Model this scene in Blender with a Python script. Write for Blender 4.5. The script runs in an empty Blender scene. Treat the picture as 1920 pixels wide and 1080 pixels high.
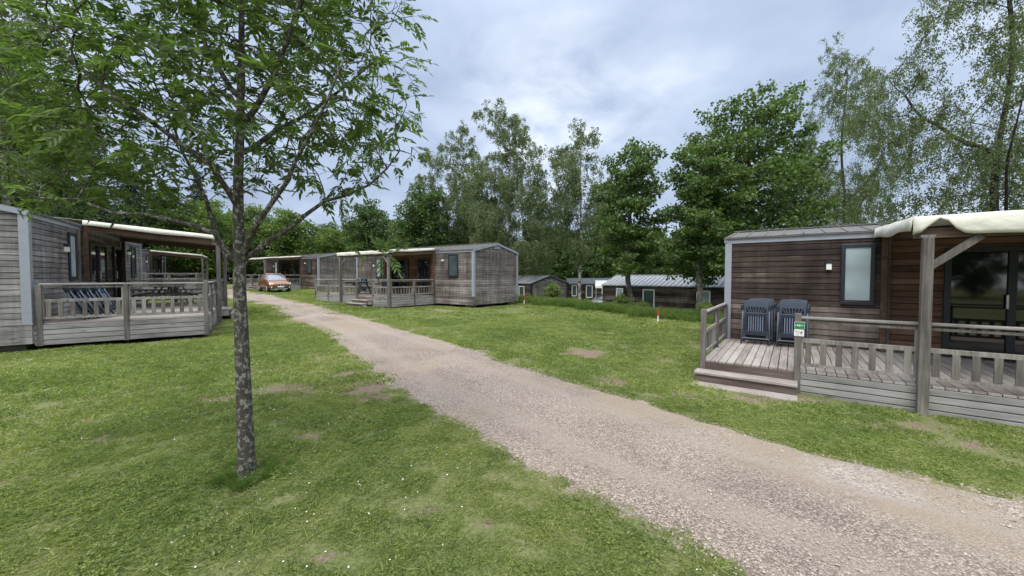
import bpy, math, random
import numpy as np
from mathutils import Vector, Matrix
rnd = random.Random(7)
rs = np.random.RandomState(11)
SC = bpy.context.scene
COL = SC.collection
R = math.radians
# ------------------------------------------------------------------ camera, sky, sun
H = 1.65; F = 715.0; PITCH = math.atan(23 / F)
cam = bpy.data.cameras.new('camera'); co = bpy.data.objects.new('camera', cam); COL.objects.link(co)
co.location = (0, 0, H); co.rotation_euler = (R(90) - PITCH, 0, 0)
cam.sensor_width = 36; cam.lens = 36 * F / 1920; cam.clip_end = 2000; cam.clip_start = 0.05
SC.camera = co
SUN_EL, SUN_AZ = 58, 205          # azimuth clockwise from +Y
w = bpy.data.worlds.new('World'); SC.world = w; w.use_nodes = True
nt = w.node_tree; nt.nodes.clear()
def N(nt, t, **k):
    n = nt.nodes.new(t)
    for a, b in k.items(): setattr(n, a, b)
    return n
def math_(nt, op, a, b=None, c=None):
    n = N(nt, 'ShaderNodeMath', operation=op)
    for i, v in enumerate((a, b, c)):
        if v is None: continue
        if isinstance(v, (int, float)): n.inputs[i].default_value = v
        else: nt.links.new(v, n.inputs[i])
    return n.outputs[0]
def ramp(nt, fac, stops, interp='LINEAR'):
    n = N(nt, 'ShaderNodeValToRGB'); cr = n.color_ramp; cr.interpolation = interp
    while len(cr.elements) < len(stops): cr.elements.new(0.5)
    for e, (p, c) in zip(cr.elements, stops):
        e.position = p; e.color = (*c, 1) if len(c) == 3 else c
    nt.links.new(fac, n.inputs[0]); return n.outputs[0]
def mixc(nt, fac, a, b, mode='MIX'):
    n = N(nt, 'ShaderNodeMix', data_type='RGBA', blend_type=mode)
    for s, v in ((n.inputs[0], fac), (n.inputs[6], a), (n.inputs[7], b)):
        if isinstance(v, (int, float)): s.default_value = v
        elif isinstance(v, tuple): s.default_value = (*v, 1)
        else: nt.links.new(v, s)
    return n.outputs[2]
def noise(nt, vec, scale, detail=3, rough=.55, dist=0, scl=None):
    if scl is not None:
        m = N(nt, 'ShaderNodeMapping'); m.inputs['Scale'].default_value = scl
        nt.links.new(vec, m.inputs[0]); vec = m.outputs[0]
    n = N(nt, 'ShaderNodeTexNoise'); nt.links.new(vec, n.inputs['Vector'])
    n.inputs['Scale'].default_value = scale; n.inputs['Detail'].default_value = detail
    n.inputs['Roughness'].default_value = rough; n.inputs['Distortion'].default_value = dist
    return n.outputs['Fac']
out = N(nt, 'ShaderNodeOutputWorld'); bg = N(nt, 'ShaderNodeBackground'); bg.inputs[1].default_value = 0.1
sky = N(nt, 'ShaderNodeTexSky', sky_type='NISHITA', sun_disc=False)
sky.sun_elevation = R(SUN_EL); sky.sun_rotation = R(SUN_AZ); sky.air_density = 1.5; sky.dust_density = 2
tc = N(nt, 'ShaderNodeTexCoord'); sp = N(nt, 'ShaderNodeSeparateXYZ'); nt.links.new(tc.outputs['Generated'], sp.inputs[0])
zc = math_(nt, 'MAXIMUM', sp.outputs[2], 0.0)
den = math_(nt, 'ADD', zc, 0.22)
cb = N(nt, 'ShaderNodeCombineXYZ')
nt.links.new(math_(nt, 'DIVIDE', sp.outputs[0], den), cb.inputs[0])
nt.links.new(math_(nt, 'DIVIDE', sp.outputs[1], den), cb.inputs[1])
n1 = noise(nt, cb.outputs[0], 0.75, 5, .5, .25)
n2 = noise(nt, cb.outputs[0], 2.6, 6, .55, .3)
nn = math_(nt, 'ADD', math_(nt, 'MULTIPLY', n1, .72), math_(nt, 'MULTIPLY', n2, .28))
cc = ramp(nt, nn, [(.36, (.27, .335, .47)), (.45, (.335, .405, .55)), (.54, (.42, .495, .64)), (.66, (.64, .70, .80))])
# brighter break in the cloud low in the middle of the view
dv = N(nt, 'ShaderNodeVectorMath', operation='DISTANCE'); nt.links.new(tc.outputs['Generated'], dv.inputs[0])
dv.inputs[1].default_value = Vector((.10, .91, .38)).normalized()
br = math_(nt, 'SUBTRACT', 1.0, math_(nt, 'SMOOTHSTEP', dv.outputs['Value'], 0.0, .42) if False else math_(nt, 'MINIMUM', math_(nt, 'MULTIPLY', dv.outputs['Value'], 2.6), 1.0))
br = math_(nt, 'MULTIPLY', math_(nt, 'MULTIPLY', br, br), math_(nt, 'MULTIPLY', math_(nt, 'MAXIMUM', math_(nt, 'SUBTRACT', n2, .36), 0), 3.2))
cc = mixc(nt, math_(nt, 'MINIMUM', br, 1.0), cc, (.88, .92, .97))
# overcast skies are brightest towards the zenith
zen = N(nt, 'ShaderNodeMapRange', interpolation_type='SMOOTHSTEP'); zen2 = N(nt, 'ShaderNodeMapRange', interpolation_type='SMOOTHSTEP')
nt.links.new(sp.outputs[2], zen.inputs[0])
for i, v in zip((1, 2, 3, 4), (.52, .95, 10.0, 34.0)): zen.inputs[i].default_value = v
nt.links.new(sp.outputs[1], zen2.inputs[0])            # the half of the sky behind the camera, where the sun stands, is brighter
for i, v in zip((1, 2, 3, 4), (.1, -.5, 1.0, 1.8)): zen2.inputs[i].default_value = v
zf = N(nt, 'ShaderNodeMapRange'); nt.links.new(zen.outputs[0], zf.inputs[0])
for i, v in zip((1, 2, 3, 4), (10, 34, 0, .8)): zf.inputs[i].default_value = v
cc = mixc(nt, math_(nt, 'MAXIMUM', zf.outputs[0], math_(nt, 'MULTIPLY', math_(nt, 'SUBTRACT', zen2.outputs[0], 1.0), .8)), cc, (.52, .52, .53))
vm = N(nt, 'ShaderNodeVectorMath', operation='SCALE'); nt.links.new(cc, vm.inputs[0]); nt.links.new(math_(nt, 'MULTIPLY', zen.outputs[0], zen2.outputs[0]), vm.inputs['Scale'])
mx = mixc(nt, .9, sky.outputs[0], vm.outputs[0])
nt.links.new(mx, bg.inputs[0]); nt.links.new(bg.outputs[0], out.inputs[0])
sl = bpy.data.lights.new('sun', 'SUN'); sl.energy = 1.5; sl.angle = R(35); sl.color = (1, .945, .86)
so = bpy.data.objects.new('sun', sl); COL.objects.link(so)
so.rotation_euler = (R(90 - SUN_EL), 0, R(180 - SUN_AZ))
SC.view_settings.view_transform = 'Standard'; SC.view_settings.look = 'None'
SC.view_settings.exposure = 0.58; SC.view_settings.gamma = 1
SC.render.engine = 'CYCLES'
try:
    SC.cycles.max_bounces = 6; SC.cycles.diffuse_bounces = 3; SC.cycles.transmission_bounces = 4; SC.cycles.transparent_max_bounces = 6
except Exception: pass

# ------------------------------------------------------------------ terrain
CP = np.array([(0,0,0),(-4,3,0),(3,3,-.12),(-10.5,8.3,.02),(-8,10,.03),(-6,18.8,.04),(-2,19.7,-.02),(.3,23,-.08),(4.6,6.1,-.29),
 (5.7,5.3,-.29),(3.4,6.4,-.2),(5.3,9.4,-.25),(7.7,12.6,-.3),(6.8,17.6,-.3),(9,3,-.3),(-17,30,.4),(-25,30,.5),(-12,22,.2),(-18,18,.3),
 (-30,40,.7),(-14,38,.5),(-20,12,.25),(0,12,-.04),(-3,8,0),(3,18,-.15),(0,-10,0),(20,5,-.4),(20,30,-.3),(0,60,.2),(-40,80,.8),(40,80,0),(-15,3,.03),(-50,30,.7),(50,20,-.4),(-30,-20,0),(30,-20,-.3)], float)
def sst(a, b, x):
    t = np.clip((x - a) / (b - a), 0, 1); return t * t * (3 - 2 * t)
def hgt(x, y):
    x = np.asarray(x, float); y = np.asarray(y, float); sh = x.shape
    xf = x.ravel(); yf = y.ravel(); o = np.empty_like(xf)
    for i in range(0, len(xf), 20000):
        a = xf[i:i+20000, None]; b = yf[i:i+20000, None]
        d2 = (a - CP[:, 0])**2 + (b - CP[:, 1])**2
        wt = 1 / (d2 + 4.0)**1.6
        o[i:i+20000] = (wt * CP[:, 2]).sum(1) / wt.sum(1)
    d = (xf - .7) * .768 + (yf - 24.5) * .641
    o -= 1.25 * sst(.3, 5, d) * sst(-6, 0, xf + .2 * np.maximum(yf - 24, 0))
    o += .012 * np.sin(xf * 1.7 + 1) * np.cos(yf * 1.3) + .008 * np.sin(xf * 3.1 + yf * 2.3)
    return o.reshape(sh)
def hz(x, y): return float(hgt(np.array([x]), np.array([y]))[0])
def ray(px, py):
    u = (px - 960) / F; v = (540 - py) / F; c, s = math.cos(PITCH), math.sin(PITCH)
    return u, c + v * s, -s + v * c
def PG(px, py):
    dx, dy, dz = ray(px, py); z = 0
    for _ in range(12):
        t = (z - H) / dz; x, y = dx * t, dy * t; z = hz(x, y)
    return (x, y)

# ------------------------------------------------------------------ mesh helpers
class MB:
    def __init__(s): s.v = []; s.f = []
    def add(s, vs, fs):
        o = len(s.v); s.v += [tuple(p) for p in vs]; s.f += [tuple(i + o for i in q) for q in fs]; return s
    def box(s, x0, x1, y0, y1, z0, z1, M=None):
        vs = [(x, y, z) for z in (z0, z1) for y in (y0, y1) for x in (x0, x1)]
        if M is not None: vs = [M @ Vector(p) for p in vs]
        return s.add(vs, [(0,2,3,1),(4,5,7,6),(0,1,5,4),(2,6,7,3),(0,4,6,2),(1,3,7,5)])
    def beam(s, a, b, w, h, up=(0,0,1)):
        a = Vector(a); b = Vector(b); d = b - a; L = d.length; d.normalize()
        sd = d.cross(Vector(up))
        if sd.length < 1e-4: sd = d.cross(Vector((0,1,0)))
        sd.normalize(); u = sd.cross(d)
        M = Matrix((( d.x, sd.x, u.x, a.x),(d.y, sd.y, u.y, a.y),(d.z, sd.z, u.z, a.z),(0,0,0,1)))
        return s.box(0, L, -w/2, w/2, -h/2, h/2, M)
    def tube(s, pts, rad, n=8, cap=True):
        pts = [Vector(p) for p in pts]; vs = []; fs = []
        rad = [rad] * len(pts) if isinstance(rad, (int, float)) else [float(q) for q in rad]
        ref = None
        for i, p in enumerate(pts):
            d = (pts[min(i+1, len(pts)-1)] - pts[max(i-1, 0)])
            if d.length < 1e-7: d = Vector((0,0,1))
            d.normalize()
            if ref is None: ref = Vector((1,0,0)) if abs(d.x) < .8 else Vector((0,1,0))
            a = d.cross(ref).normalized(); ref = a.cross(d).normalized()
            for k in range(n):
                t = 2 * math.pi * k / n
                vs.append(p + rad[i] * (a * math.cos(t) + ref * math.sin(t)))
        for i in range(len(pts) - 1):
            for k in range(n):
                k2 = (k + 1) % n
                fs.append((i*n+k, i*n+k2, (i+1)*n+k2, (i+1)*n+k))
        if cap: fs.append(tuple(range(n-1, -1, -1))); fs.append(tuple((len(pts)-1)*n + k for k in range(n)))
        return s.add(vs, fs)
    def build(s, name, mat, parent=None, bevel=0, smooth=False):
        me = bpy.data.meshes.new(name); me.from_pydata(s.v, [], s.f); me.update()
        if mat: me.materials.append(mat)
        if smooth: me.polygons.foreach_set('use_smooth', [True] * len(me.polygons))
        o = bpy.data.objects.new(name, me); COL.objects.link(o)
        if parent: o.parent = parent
        if bevel:
            m = o.modifiers.new('Bevel', 'BEVEL'); m.width = bevel; m.segments = 2; m.limit_method = 'ANGLE'
        return o
def npmesh(name, V, nper, mat, smooth=False):
    """V (n*nper,3) : n separate polygons of nper vertices, or (V, faces array)"""
    if isinstance(V, tuple): V, Fc = V
    else: Fc = np.arange(len(V)).reshape(-1, nper)
    me = bpy.data.meshes.new(name); V = np.ascontiguousarray(V, dtype=np.float32)
    me.vertices.add(len(V)); me.vertices.foreach_set('co', V.ravel())
    k = Fc.shape[1]; me.loops.add(Fc.size); me.loops.foreach_set('vertex_index', Fc.ravel().astype(np.int32))
    me.polygons.add(len(Fc)); me.polygons.foreach_set('loop_start', np.arange(0, Fc.size, k, dtype=np.int32))
    me.polygons.foreach_set('loop_total', np.full(len(Fc), k, dtype=np.int32))
    me.update(calc_edges=True); me.validate()
    if smooth: me.polygons.foreach_set('use_smooth', np.ones(len(Fc), dtype=bool))
    if mat: me.materials.append(mat)
    return me
def link(name, me, parent=None):
    o = bpy.data.objects.new(name, me); COL.objects.link(o)
    if parent: o.parent = parent
    return o
def tag(o, label=None, cat=None, group=None, kind=None):
    if label: o['label'] = label
    if cat: o['category'] = cat
    if group: o['group'] = group
    if kind: o['kind'] = kind
    return o
def empty(name, loc=(0,0,0), rz=0, **k):
    o = bpy.data.objects.new(name, None); COL.objects.link(o); o.location = loc; o.rotation_euler = (0, 0, rz)
    o.empty_display_size = .3
    return tag(o, **k)
def copy_tree(o, parent=None):
    c = o.copy(); COL.objects.link(c)
    if parent: c.parent = parent
    for ch in list(o.children): copy_tree(ch, c)
    return c

# ------------------------------------------------------------------ materials
def lin(r, g, b):
    f = lambda c: (c/255/12.92) if c/255 <= .04045 else ((c/255+.055)/1.055)**2.4
    return (f(r), f(g), f(b))
def newmat(name):
    m = bpy.data.materials.new(name); m.use_nodes = True; nt = m.node_tree
    b = nt.nodes['Principled BSDF']; return m, nt, b
def setc(nt, sock, v):
    if isinstance(v, tuple): sock.default_value = (*v, 1)
    elif isinstance(v, (int, float)): sock.default_value = v
    else: nt.links.new(v, sock)
def bump(nt, b, h, dist=.01, st=1.0):
    n = N(nt, 'ShaderNodeBump'); n.inputs['Distance'].default_value = dist; n.inputs['Strength'].default_value = st
    nt.links.new(h, n.inputs['Height']); nt.links.new(n.outputs[0], b.inputs['Normal'])
def plain(name, c, rough=.5, metal=0, var=.08, spec=.5):
    m, nt, b = newmat(name)
    tc = N(nt, 'ShaderNodeTexCoord')
    n = noise(nt, tc.outputs['Object'], 6, 4, .6)
    lo = tuple(x * (1 - var) for x in c); hi = tuple(min(1, x * (1 + var)) for x in c)
    setc(nt, b.inputs['Base Color'], ramp(nt, n, [(.3, lo), (.7, hi)]))
    b.inputs['Roughness'].default_value = rough; b.inputs['Metallic'].default_value = metal
    b.inputs['Specular IOR Level'].default_value = spec
    return m
def wood(name, dark, mid, light, axis='x', rough=.8, var=.35, stain=.5):
    """weathered boards: fine grain along the board, colour different on each board (island)"""
    m, nt, b = newmat(name)
    tc = N(nt, 'ShaderNodeTexCoord'); ge = N(nt, 'ShaderNodeNewGeometry'); rnd_ = ge.outputs['Random Per Island']
    off = N(nt, 'ShaderNodeVectorMath', operation='ADD'); nt.links.new(tc.outputs['Object'], off.inputs[0])
    cb = N(nt, 'ShaderNodeCombineXYZ')
    for i in range(3): nt.links.new(math_(nt, 'MULTIPLY', rnd_, 17.0 + 7*i), cb.inputs[i])
    nt.links.new(cb.outputs[0], off.inputs[1]); v = off.outputs[0]
    s = {'x': (1.2, 30, 30), 'y': (30, 1.2, 30), 'z': (30, 30, 1.2)}[axis]
    s2 = {'x': (.7, 5, 5), 'y': (5, .7, 5), 'z': (5, 5, .7)}[axis]
    g = noise(nt, v, 1.6, 4, .65, 0, s); g2 = noise(nt, v, 1.2, 3, .6, .4, s2)
    big = noise(nt, tc.outputs['Object'], .9, 4, .6, .5)
    a = math_(nt, 'ADD', math_(nt, 'MULTIPLY', g, .5), math_(nt, 'MULTIPLY', g2, .5))
    a = math_(nt, 'ADD', a, math_(nt, 'MULTIPLY', math_(nt, 'SUBTRACT', rnd_, .5), var))
    a = math_(nt, 'ADD', a, math_(nt, 'MULTIPLY', math_(nt, 'SUBTRACT', big, .5), stain))
    c = ramp(nt, a, [(.30, dark), (.5, mid), (.74, light)])
    if 'cladding' in name and 'sheltered' not in name:
        sk_ = noise(nt, tc.outputs['Object'], 1.0, 5, .65, .2, {'x': (4.5, 4.5, .45), 'y': (4.5, 4.5, .45), 'z': (4, 4, .5)}[axis])
        c = mixc(nt, 1.0, c, ramp(nt, sk_, [(.34, (.68,.66,.64)), (.5, (.98,.98,.98)), (.68, (1.28,1.28,1.28))]), 'MULTIPLY')
    # knots
    vo = N(nt, 'ShaderNodeTexVoronoi'); mp = N(nt, 'ShaderNodeMapping')
    mp.inputs['Scale'].default_value = {'x': (1.3, 7, 7), 'y': (7, 1.3, 7), 'z': (7, 7, 1.3)}[axis]
    nt.links.new(v, mp.inputs[0]); nt.links.new(mp.outputs[0], vo.inputs['Vector']); vo.inputs['Scale'].default_value = 1.0
    kf = ramp(nt, vo.outputs['Distance'], [(.05, (.75, .75, .75)), (.13, (0, 0, 0))])
    c = mixc(nt, kf, c, tuple(x * .45 for x in dark))
    setc(nt, b.inputs['Base Color'], c); b.inputs['Roughness'].default_value = rough
    b.inputs['Specular IOR Level'].default_value = .25
    bump(nt, b, g, .004, .6)
    return m
def leafmat(name, dark, light, trans=.35, dead=None, world=False):
    m = bpy.data.materials.new(name); m.use_nodes = True; nt = m.node_tree; nt.nodes.clear()
    o = N(nt, 'ShaderNodeOutputMaterial'); ge = N(nt, 'ShaderNodeNewGeometry'); tc = N(nt, 'ShaderNodeTexCoord')
    if world:
        big = math_(nt, 'ADD', math_(nt, 'MULTIPLY', noise(nt, ge.outputs['Position'], .5, 3, .6, .5), .55), math_(nt, 'MULTIPLY', noise(nt, ge.outputs['Position'], 3.2, 4, .7), .45))
        a = math_(nt, 'ADD', math_(nt, 'MULTIPLY', ge.outputs['Random Per Island'], .80), math_(nt, 'MULTIPLY', math_(nt, 'SUBTRACT', big, .44), 2.2))
    else:
        big = noise(nt, tc.outputs['Object'], .8, 2, .5)
        a = math_(nt, 'ADD', math_(nt, 'MULTIPLY', ge.outputs['Random Per Island'], .65), math_(nt, 'MULTIPLY', math_(nt, 'SUBTRACT', big, .3), .8))
    st = [(.1, dark), (.85, light)]
    if dead: st.append((.99, dead))
    c = ramp(nt, a, st)
    d = N(nt, 'ShaderNodeBsdfPrincipled'); t = N(nt, 'ShaderNodeBsdfTranslucent'); mx = N(nt, 'ShaderNodeMixShader')
    d.inputs['Roughness'].default_value = .5; d.inputs['Specular IOR Level'].default_value = .35
    nt.links.new(c, d.inputs['Base Color'])
    nt.links.new(mixc(nt, 1.0, c, (1.25, 1.45, .55), 'MULTIPLY'), t.inputs[0])
    mx.inputs[0].default_value = trans
    nt.links.new(d.outputs[0], mx.inputs[1]); nt.links.new(t.outputs[0], mx.inputs[2]); nt.links.new(mx.outputs[0], o.inputs[0])
    return m
def barkmat(name, base, dark, light, scale=8, thr=(.45, .55), zs=.5, rough=.9):
    m, nt, b = newmat(name); tc = N(nt, 'ShaderNodeTexCoord')
    n = noise(nt, tc.outputs['Object'], scale, 5, .65, .3, (1, 1, zs))
    n3 = noise(nt, tc.outputs['Object'], scale * 3.5, 4, .7, 0, (1, 1, zs))
    c = ramp(nt, n3, [(.35, dark), (.65, base)])
    c = mixc(nt, ramp(nt, n, [(thr[0], (0, 0, 0)), (thr[1], (1, 1, 1))]), c, light)
    setc(nt, b.inputs['Base Color'], c); b.inputs['Roughness'].default_value = rough; b.inputs['Specular IOR Level'].default_value = .2
    bump(nt, b, math_(nt, 'ADD', n3, math_(nt, 'MULTIPLY', n, .6)), .012, .8)
    return m
M = {}
M['post'] = wood('grey_post_wood', (.07,.064,.057), (.155,.142,.127), (.30,.283,.258), 'z')
M['rail'] = wood('grey_rail_wood', (.13,.12,.11), (.28,.265,.245), (.47,.45,.43), 'x')
M['rail_y'] = wood('grey_rail_wood_cross', (.13,.12,.11), (.28,.265,.245), (.47,.45,.43), 'y')
M['skirt'] = wood('grey_skirt_wood', (.12,.115,.108), (.235,.23,.22), (.37,.36,.345), 'x', var=.25)
M['skirt_y'] = wood('grey_skirt_wood_cross', (.12,.115,.108), (.235,.23,.22), (.37,.36,.345), 'y', var=.25)
M['deck'] = wood('deck_wood', (.16,.138,.122), (.28,.25,.225), (.39,.355,.325), 'y', var=.22, stain=.3)
M['step'] = wood('step_wood', (.18,.152,.134), (.32,.285,.255), (.51,.47,.435), 'x', var=.2)
M['riser'] = wood('riser_wood', (.07,.05,.045), (.13,.10,.09), (.22,.18,.165), 'x', var=.2)
M['clad_brown'] = wood('dark_brown_cladding', (.026,.0195,.017), (.064,.046,.038), (.17,.143,.126), 'x', var=.35, stain=.75)
M['clad_grey'] = wood('grey_brown_cladding', (.065,.055,.048), (.14,.122,.108), (.27,.245,.23), 'x', var=.3, stain=.8)
M['clad_silver'] = wood('silver_grey_cladding', (.10,.092,.084), (.21,.198,.185), (.38,.37,.36), 'x', var=.25, stain=.6)
M['clad_orange'] = wood('sheltered_orange_cladding', (.085,.045,.024), (.17,.095,.05), (.27,.165,.095), 'x', var=.3, stain=.3)
M['clad_rust'] = wood('sheltered_brown_cladding', (.06,.033,.021), (.115,.066,.042), (.19,.12,.08), 'x', var=.35, stain=.3)
for k in ('grey', 'silver', 'brown'):
    a = {'grey': ((.075,.066,.06), (.155,.14,.128), (.29,.27,.255)), 'silver': ((.09,.085,.08), (.19,.18,.17), (.35,.34,.33)), 'brown': ((.03,.024,.02), (.07,.055,.048), (.15,.12,.11))}[k]
    M['gable_' + k] = wood('gable_cladding_' + k, *a, 'y', var=.2, stain=.5)
M['beam'] = wood('brown_beam_wood', (.06,.035,.022), (.12,.075,.048), (.20,.14,.10), 'y')
M['beamx'] = wood('brown_front_beam_wood', (.08,.055,.04), (.15,.11,.085), (.25,.20,.165), 'x')
M['core'] = plain('dark_core', (.012,.011,.010), .9)
M['trim'] = plain('grey_metal_trim', lin(146,151,160), .45, .1, .06)
M['trim_w'] = plain('white_trim', (.72,.73,.74), .5)
M['trim_k'] = plain('black_trim', (.02,.02,.022), .6)
M['roof'] = plain('dark_roof_sheet', (.11,.108,.10), .7, 0, .3)
M['roof_metal'] = plain('light_metal_roof', (.42,.43,.44), .45, .3, .15)
M['roof_slate'] = plain('dark_slate_roof', (.055,.06,.065), .7, 0, .2)
M['frame_k'] = plain('anthracite_frame', (.016,.021,.028), .4)
M['frame_w'] = plain('white_frame', (.78,.79,.78), .4)
M['block'] = plain('concrete_block', (.22,.21,.19), .9, 0, .25)
M['lamp_w'] = plain('white_lamp_glass', (.8,.79,.72), .3)
M['plastic'] = plain('navy_plastic', (.014,.02,.034), .45, 0, .1)
M['plastic2'] = plain('slate_plastic', (.055,.072,.10), .4, 0, .1)
M['alu'] = plain('grey_aluminium', (.09,.11,.145), .6, 0, .06)
M['slat'] = plain('slate_slats', (.115,.145,.20), .4, 0, .1)
M['panel_black'] = plain('black_panel', (.004,.005,.009), .6)
M['rubber'] = plain('black_rubber', (.015,.015,.015), .8)
M['steel'] = plain('silver_metal', (.6,.6,.6), .3, .8)
M['red'] = plain('red_paint', (.55,.02,.02), .6)
M['white'] = plain('white_paint', (.75,.75,.72), .6)
M['green_sign'] = plain('green_sign_enamel', (.012,.20,.065), .4)
M['grey_mark'] = plain('grey_ink', (.12,.17,.18), .6)
def glass(name, c, rough=.04, spec=1.0):
    m, nt, b = newmat(name); tc = N(nt, 'ShaderNodeTexCoord')
    n = noise(nt, tc.outputs['Object'], 1.3, 2)
    setc(nt, b.inputs['Base Color'], ramp(nt, n, [(.35, tuple(x*.6 for x in c)), (.65, c)]))
    b.inputs['Roughness'].default_value = rough; b.inputs['Specular IOR Level'].default_value = spec
    b.inputs['IOR'].default_value = 1.5
    return m
M['glass_dark'] = glass('dark_door_glass', (.010,.011,.012))
M['glass_frost'] = glass('frosted_glass', (.36,.45,.47), .5, .4)
M['glass_green'] = glass('green_grey_glass', (.07,.10,.10), .06, .8)
M['windscreen'] = glass('windscreen_glass', (.16,.21,.26), .08, 2.0)
def cloth():
    m, nt, b = newmat('cream_awning_fabric'); tc = N(nt, 'ShaderNodeTexCoord')
    n = noise(nt, tc.outputs['Object'], 2.5, 5, .6, 0, (1, .6, 3))
    setc(nt, b.inputs['Base Color'], ramp(nt, n, [(.3, (.52,.51,.42)), (.65, (.70,.70,.60))]))
    b.inputs['Roughness'].default_value = .85
    n2 = noise(nt, tc.outputs['Object'], 5, 3, .5, .5, (1, .5, 1)); bump(nt, b, n2, .03, .5)
    return m
M['cloth'] = cloth()
M['bark_ash'] = barkmat('ash_bark', (.095,.088,.074), (.035,.030,.025), (.25,.25,.215), 34, (.50, .60), .75)
M['bark_dark'] = barkmat('dark_bark', (.06,.05,.04), (.02,.017,.014), (.10,.095,.08), 6, (.5, .7), .4)
M['bark_maple'] = barkmat('maple_bark', (.13,.12,.10), (.05,.045,.038), (.24,.235,.20), 9, (.5, .62), .5)
M['bark_birch'] = barkmat('birch_bark', (.16,.15,.14), (.03,.03,.03), (.42,.41,.38), 3.0, (.46, .56), 1.6)
M['leaf_ash'] = leafmat('ash_leaf', (.062,.102,.040), (.16,.225,.082), .52)
M['leaf_maple'] = leafmat('maple_leaf', (.038,.078,.022), (.13,.195,.052), .35)
M['leaf_maple_dark'] = leafmat('dark_broadleaf', (.034,.066,.021), (.10,.16,.046), .35)
M['leaf_light'] = leafmat('light_broadleaf', (.062,.105,.026), (.18,.25,.065), .42)
M['leaf_birch'] = leafmat('birch_leaf', (.082,.108,.056), (.185,.225,.115), .48)
M['needle'] = leafmat('spruce_needle', (.012,.028,.018), (.03,.055,.03), .1)
M['grass'] = leafmat('grass_blade', (.10,.145,.036), (.29,.335,.105), .45, (.38,.37,.17), True)
M['grass_tall'] = leafmat('tall_grass', (.065,.12,.025), (.16,.23,.055), .45, (.30,.30,.15), True)
M['daisy'] = plain('daisy_petal', (.8,.8,.76), .7)

def gravel_nodes(nt, v):
    """returns colour, height"""
    vo = N(nt, 'ShaderNodeTexVoronoi'); nt.links.new(v, vo.inputs['Vector']); vo.inputs['Scale'].default_value = 82
    vo2 = N(nt, 'ShaderNodeTexVoronoi'); nt.links.new(v, vo2.inputs['Vector']); vo2.inputs['Scale'].default_value = 150
    s1 = N(nt, 'ShaderNodeSeparateColor'); nt.links.new(vo.outputs['Color'], s1.inputs[0])
    s2 = N(nt, 'ShaderNodeSeparateColor'); nt.links.new(vo2.outputs['Color'], s2.inputs[0])
    r = math_(nt, 'ADD', math_(nt, 'MULTIPLY', s1.outputs[0], .6), math_(nt, 'MULTIPLY', s2.outputs[0], .4))
    big = noise(nt, v, .55, 4, .55, .3)
    c = ramp(nt, r, [(.08, (.125,.097,.079)), (.38, (.235,.197,.168)), (.66, (.33,.287,.25)), (.93, (.57,.52,.465))])
    sand = ramp(nt, noise(nt, v, 90, 3, .7), [(.3, (.24,.19,.13)), (.7, (.37,.31,.22))])
    sf = ramp(nt, noise(nt, v, .45, 3, .6, .6, (1, 1, 1)), [(.53, (0,0,0)), (.66, (.75,.75,.75))])
    c = mixc(nt, sf, c, sand)
    c = mixc(nt, 1.0, c, ramp(nt, big, [(.3, (.72,.68,.66)), (.7, (1.15,1.12,1.06))]), 'MULTIPLY')
    hh = math_(nt, 'SUBTRACT', 1.0, vo.outputs['Distance'])
    return c, hh
def ground_mat():
    m, nt, b = newmat('ground_turf'); tc = N(nt, 'ShaderNodeTexCoord'); v = tc.outputs['Object']
    big = noise(nt, v, .45, 4, .6, .4); fine = noise(nt, v, 26, 5, .75); f2 = noise(nt, v, 5, 4, .65)
    g = ramp(nt, fine, [(.25, (.045,.065,.020)), (.5, (.11,.14,.045)), (.75, (.20,.22,.09))])
    dry = ramp(nt, fine, [(.3, (.11,.105,.05)), (.7, (.27,.25,.13))])
    g = mixc(nt, ramp(nt, big, [(.40, (0,0,0)), (.62, (.8,.8,.8))]), g, dry)
    soil = ramp(nt, noise(nt, v, 40, 5, .7), [(.3, (.095,.070,.048)), (.55, (.20,.155,.115)), (.8, (.34,.28,.215))])
    at = N(nt, 'ShaderNodeAttribute', attribute_name='bare'); af = at.outputs['Fac']
    k = math_(nt, 'ADD', af, math_(nt, 'MULTIPLY', math_(nt, 'SUBTRACT', f2, .5), 1.5))
    c = mixc(nt, ramp(nt, k, [(.42, (0,0,0)), (.56, (1,1,1))]), g, soil)
    at2 = N(nt, 'ShaderNodeAttribute', attribute_name='stony')
    gc, hh = gravel_nodes(nt, v)
    k2 = math_(nt, 'ADD', at2.outputs['Fac'], math_(nt, 'MULTIPLY', math_(nt, 'SUBTRACT', f2, .5), .8))
    c = mixc(nt, ramp(nt, k2, [(.45, (0,0,0)), (.6, (1,1,1))]), c, gc)
    setc(nt, b.inputs['Base Color'], c); b.inputs['Roughness'].default_value = .95; b.inputs['Specular IOR Level'].default_value = .1
    bump(nt, b, fine, .03, .6)
    return m
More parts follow.
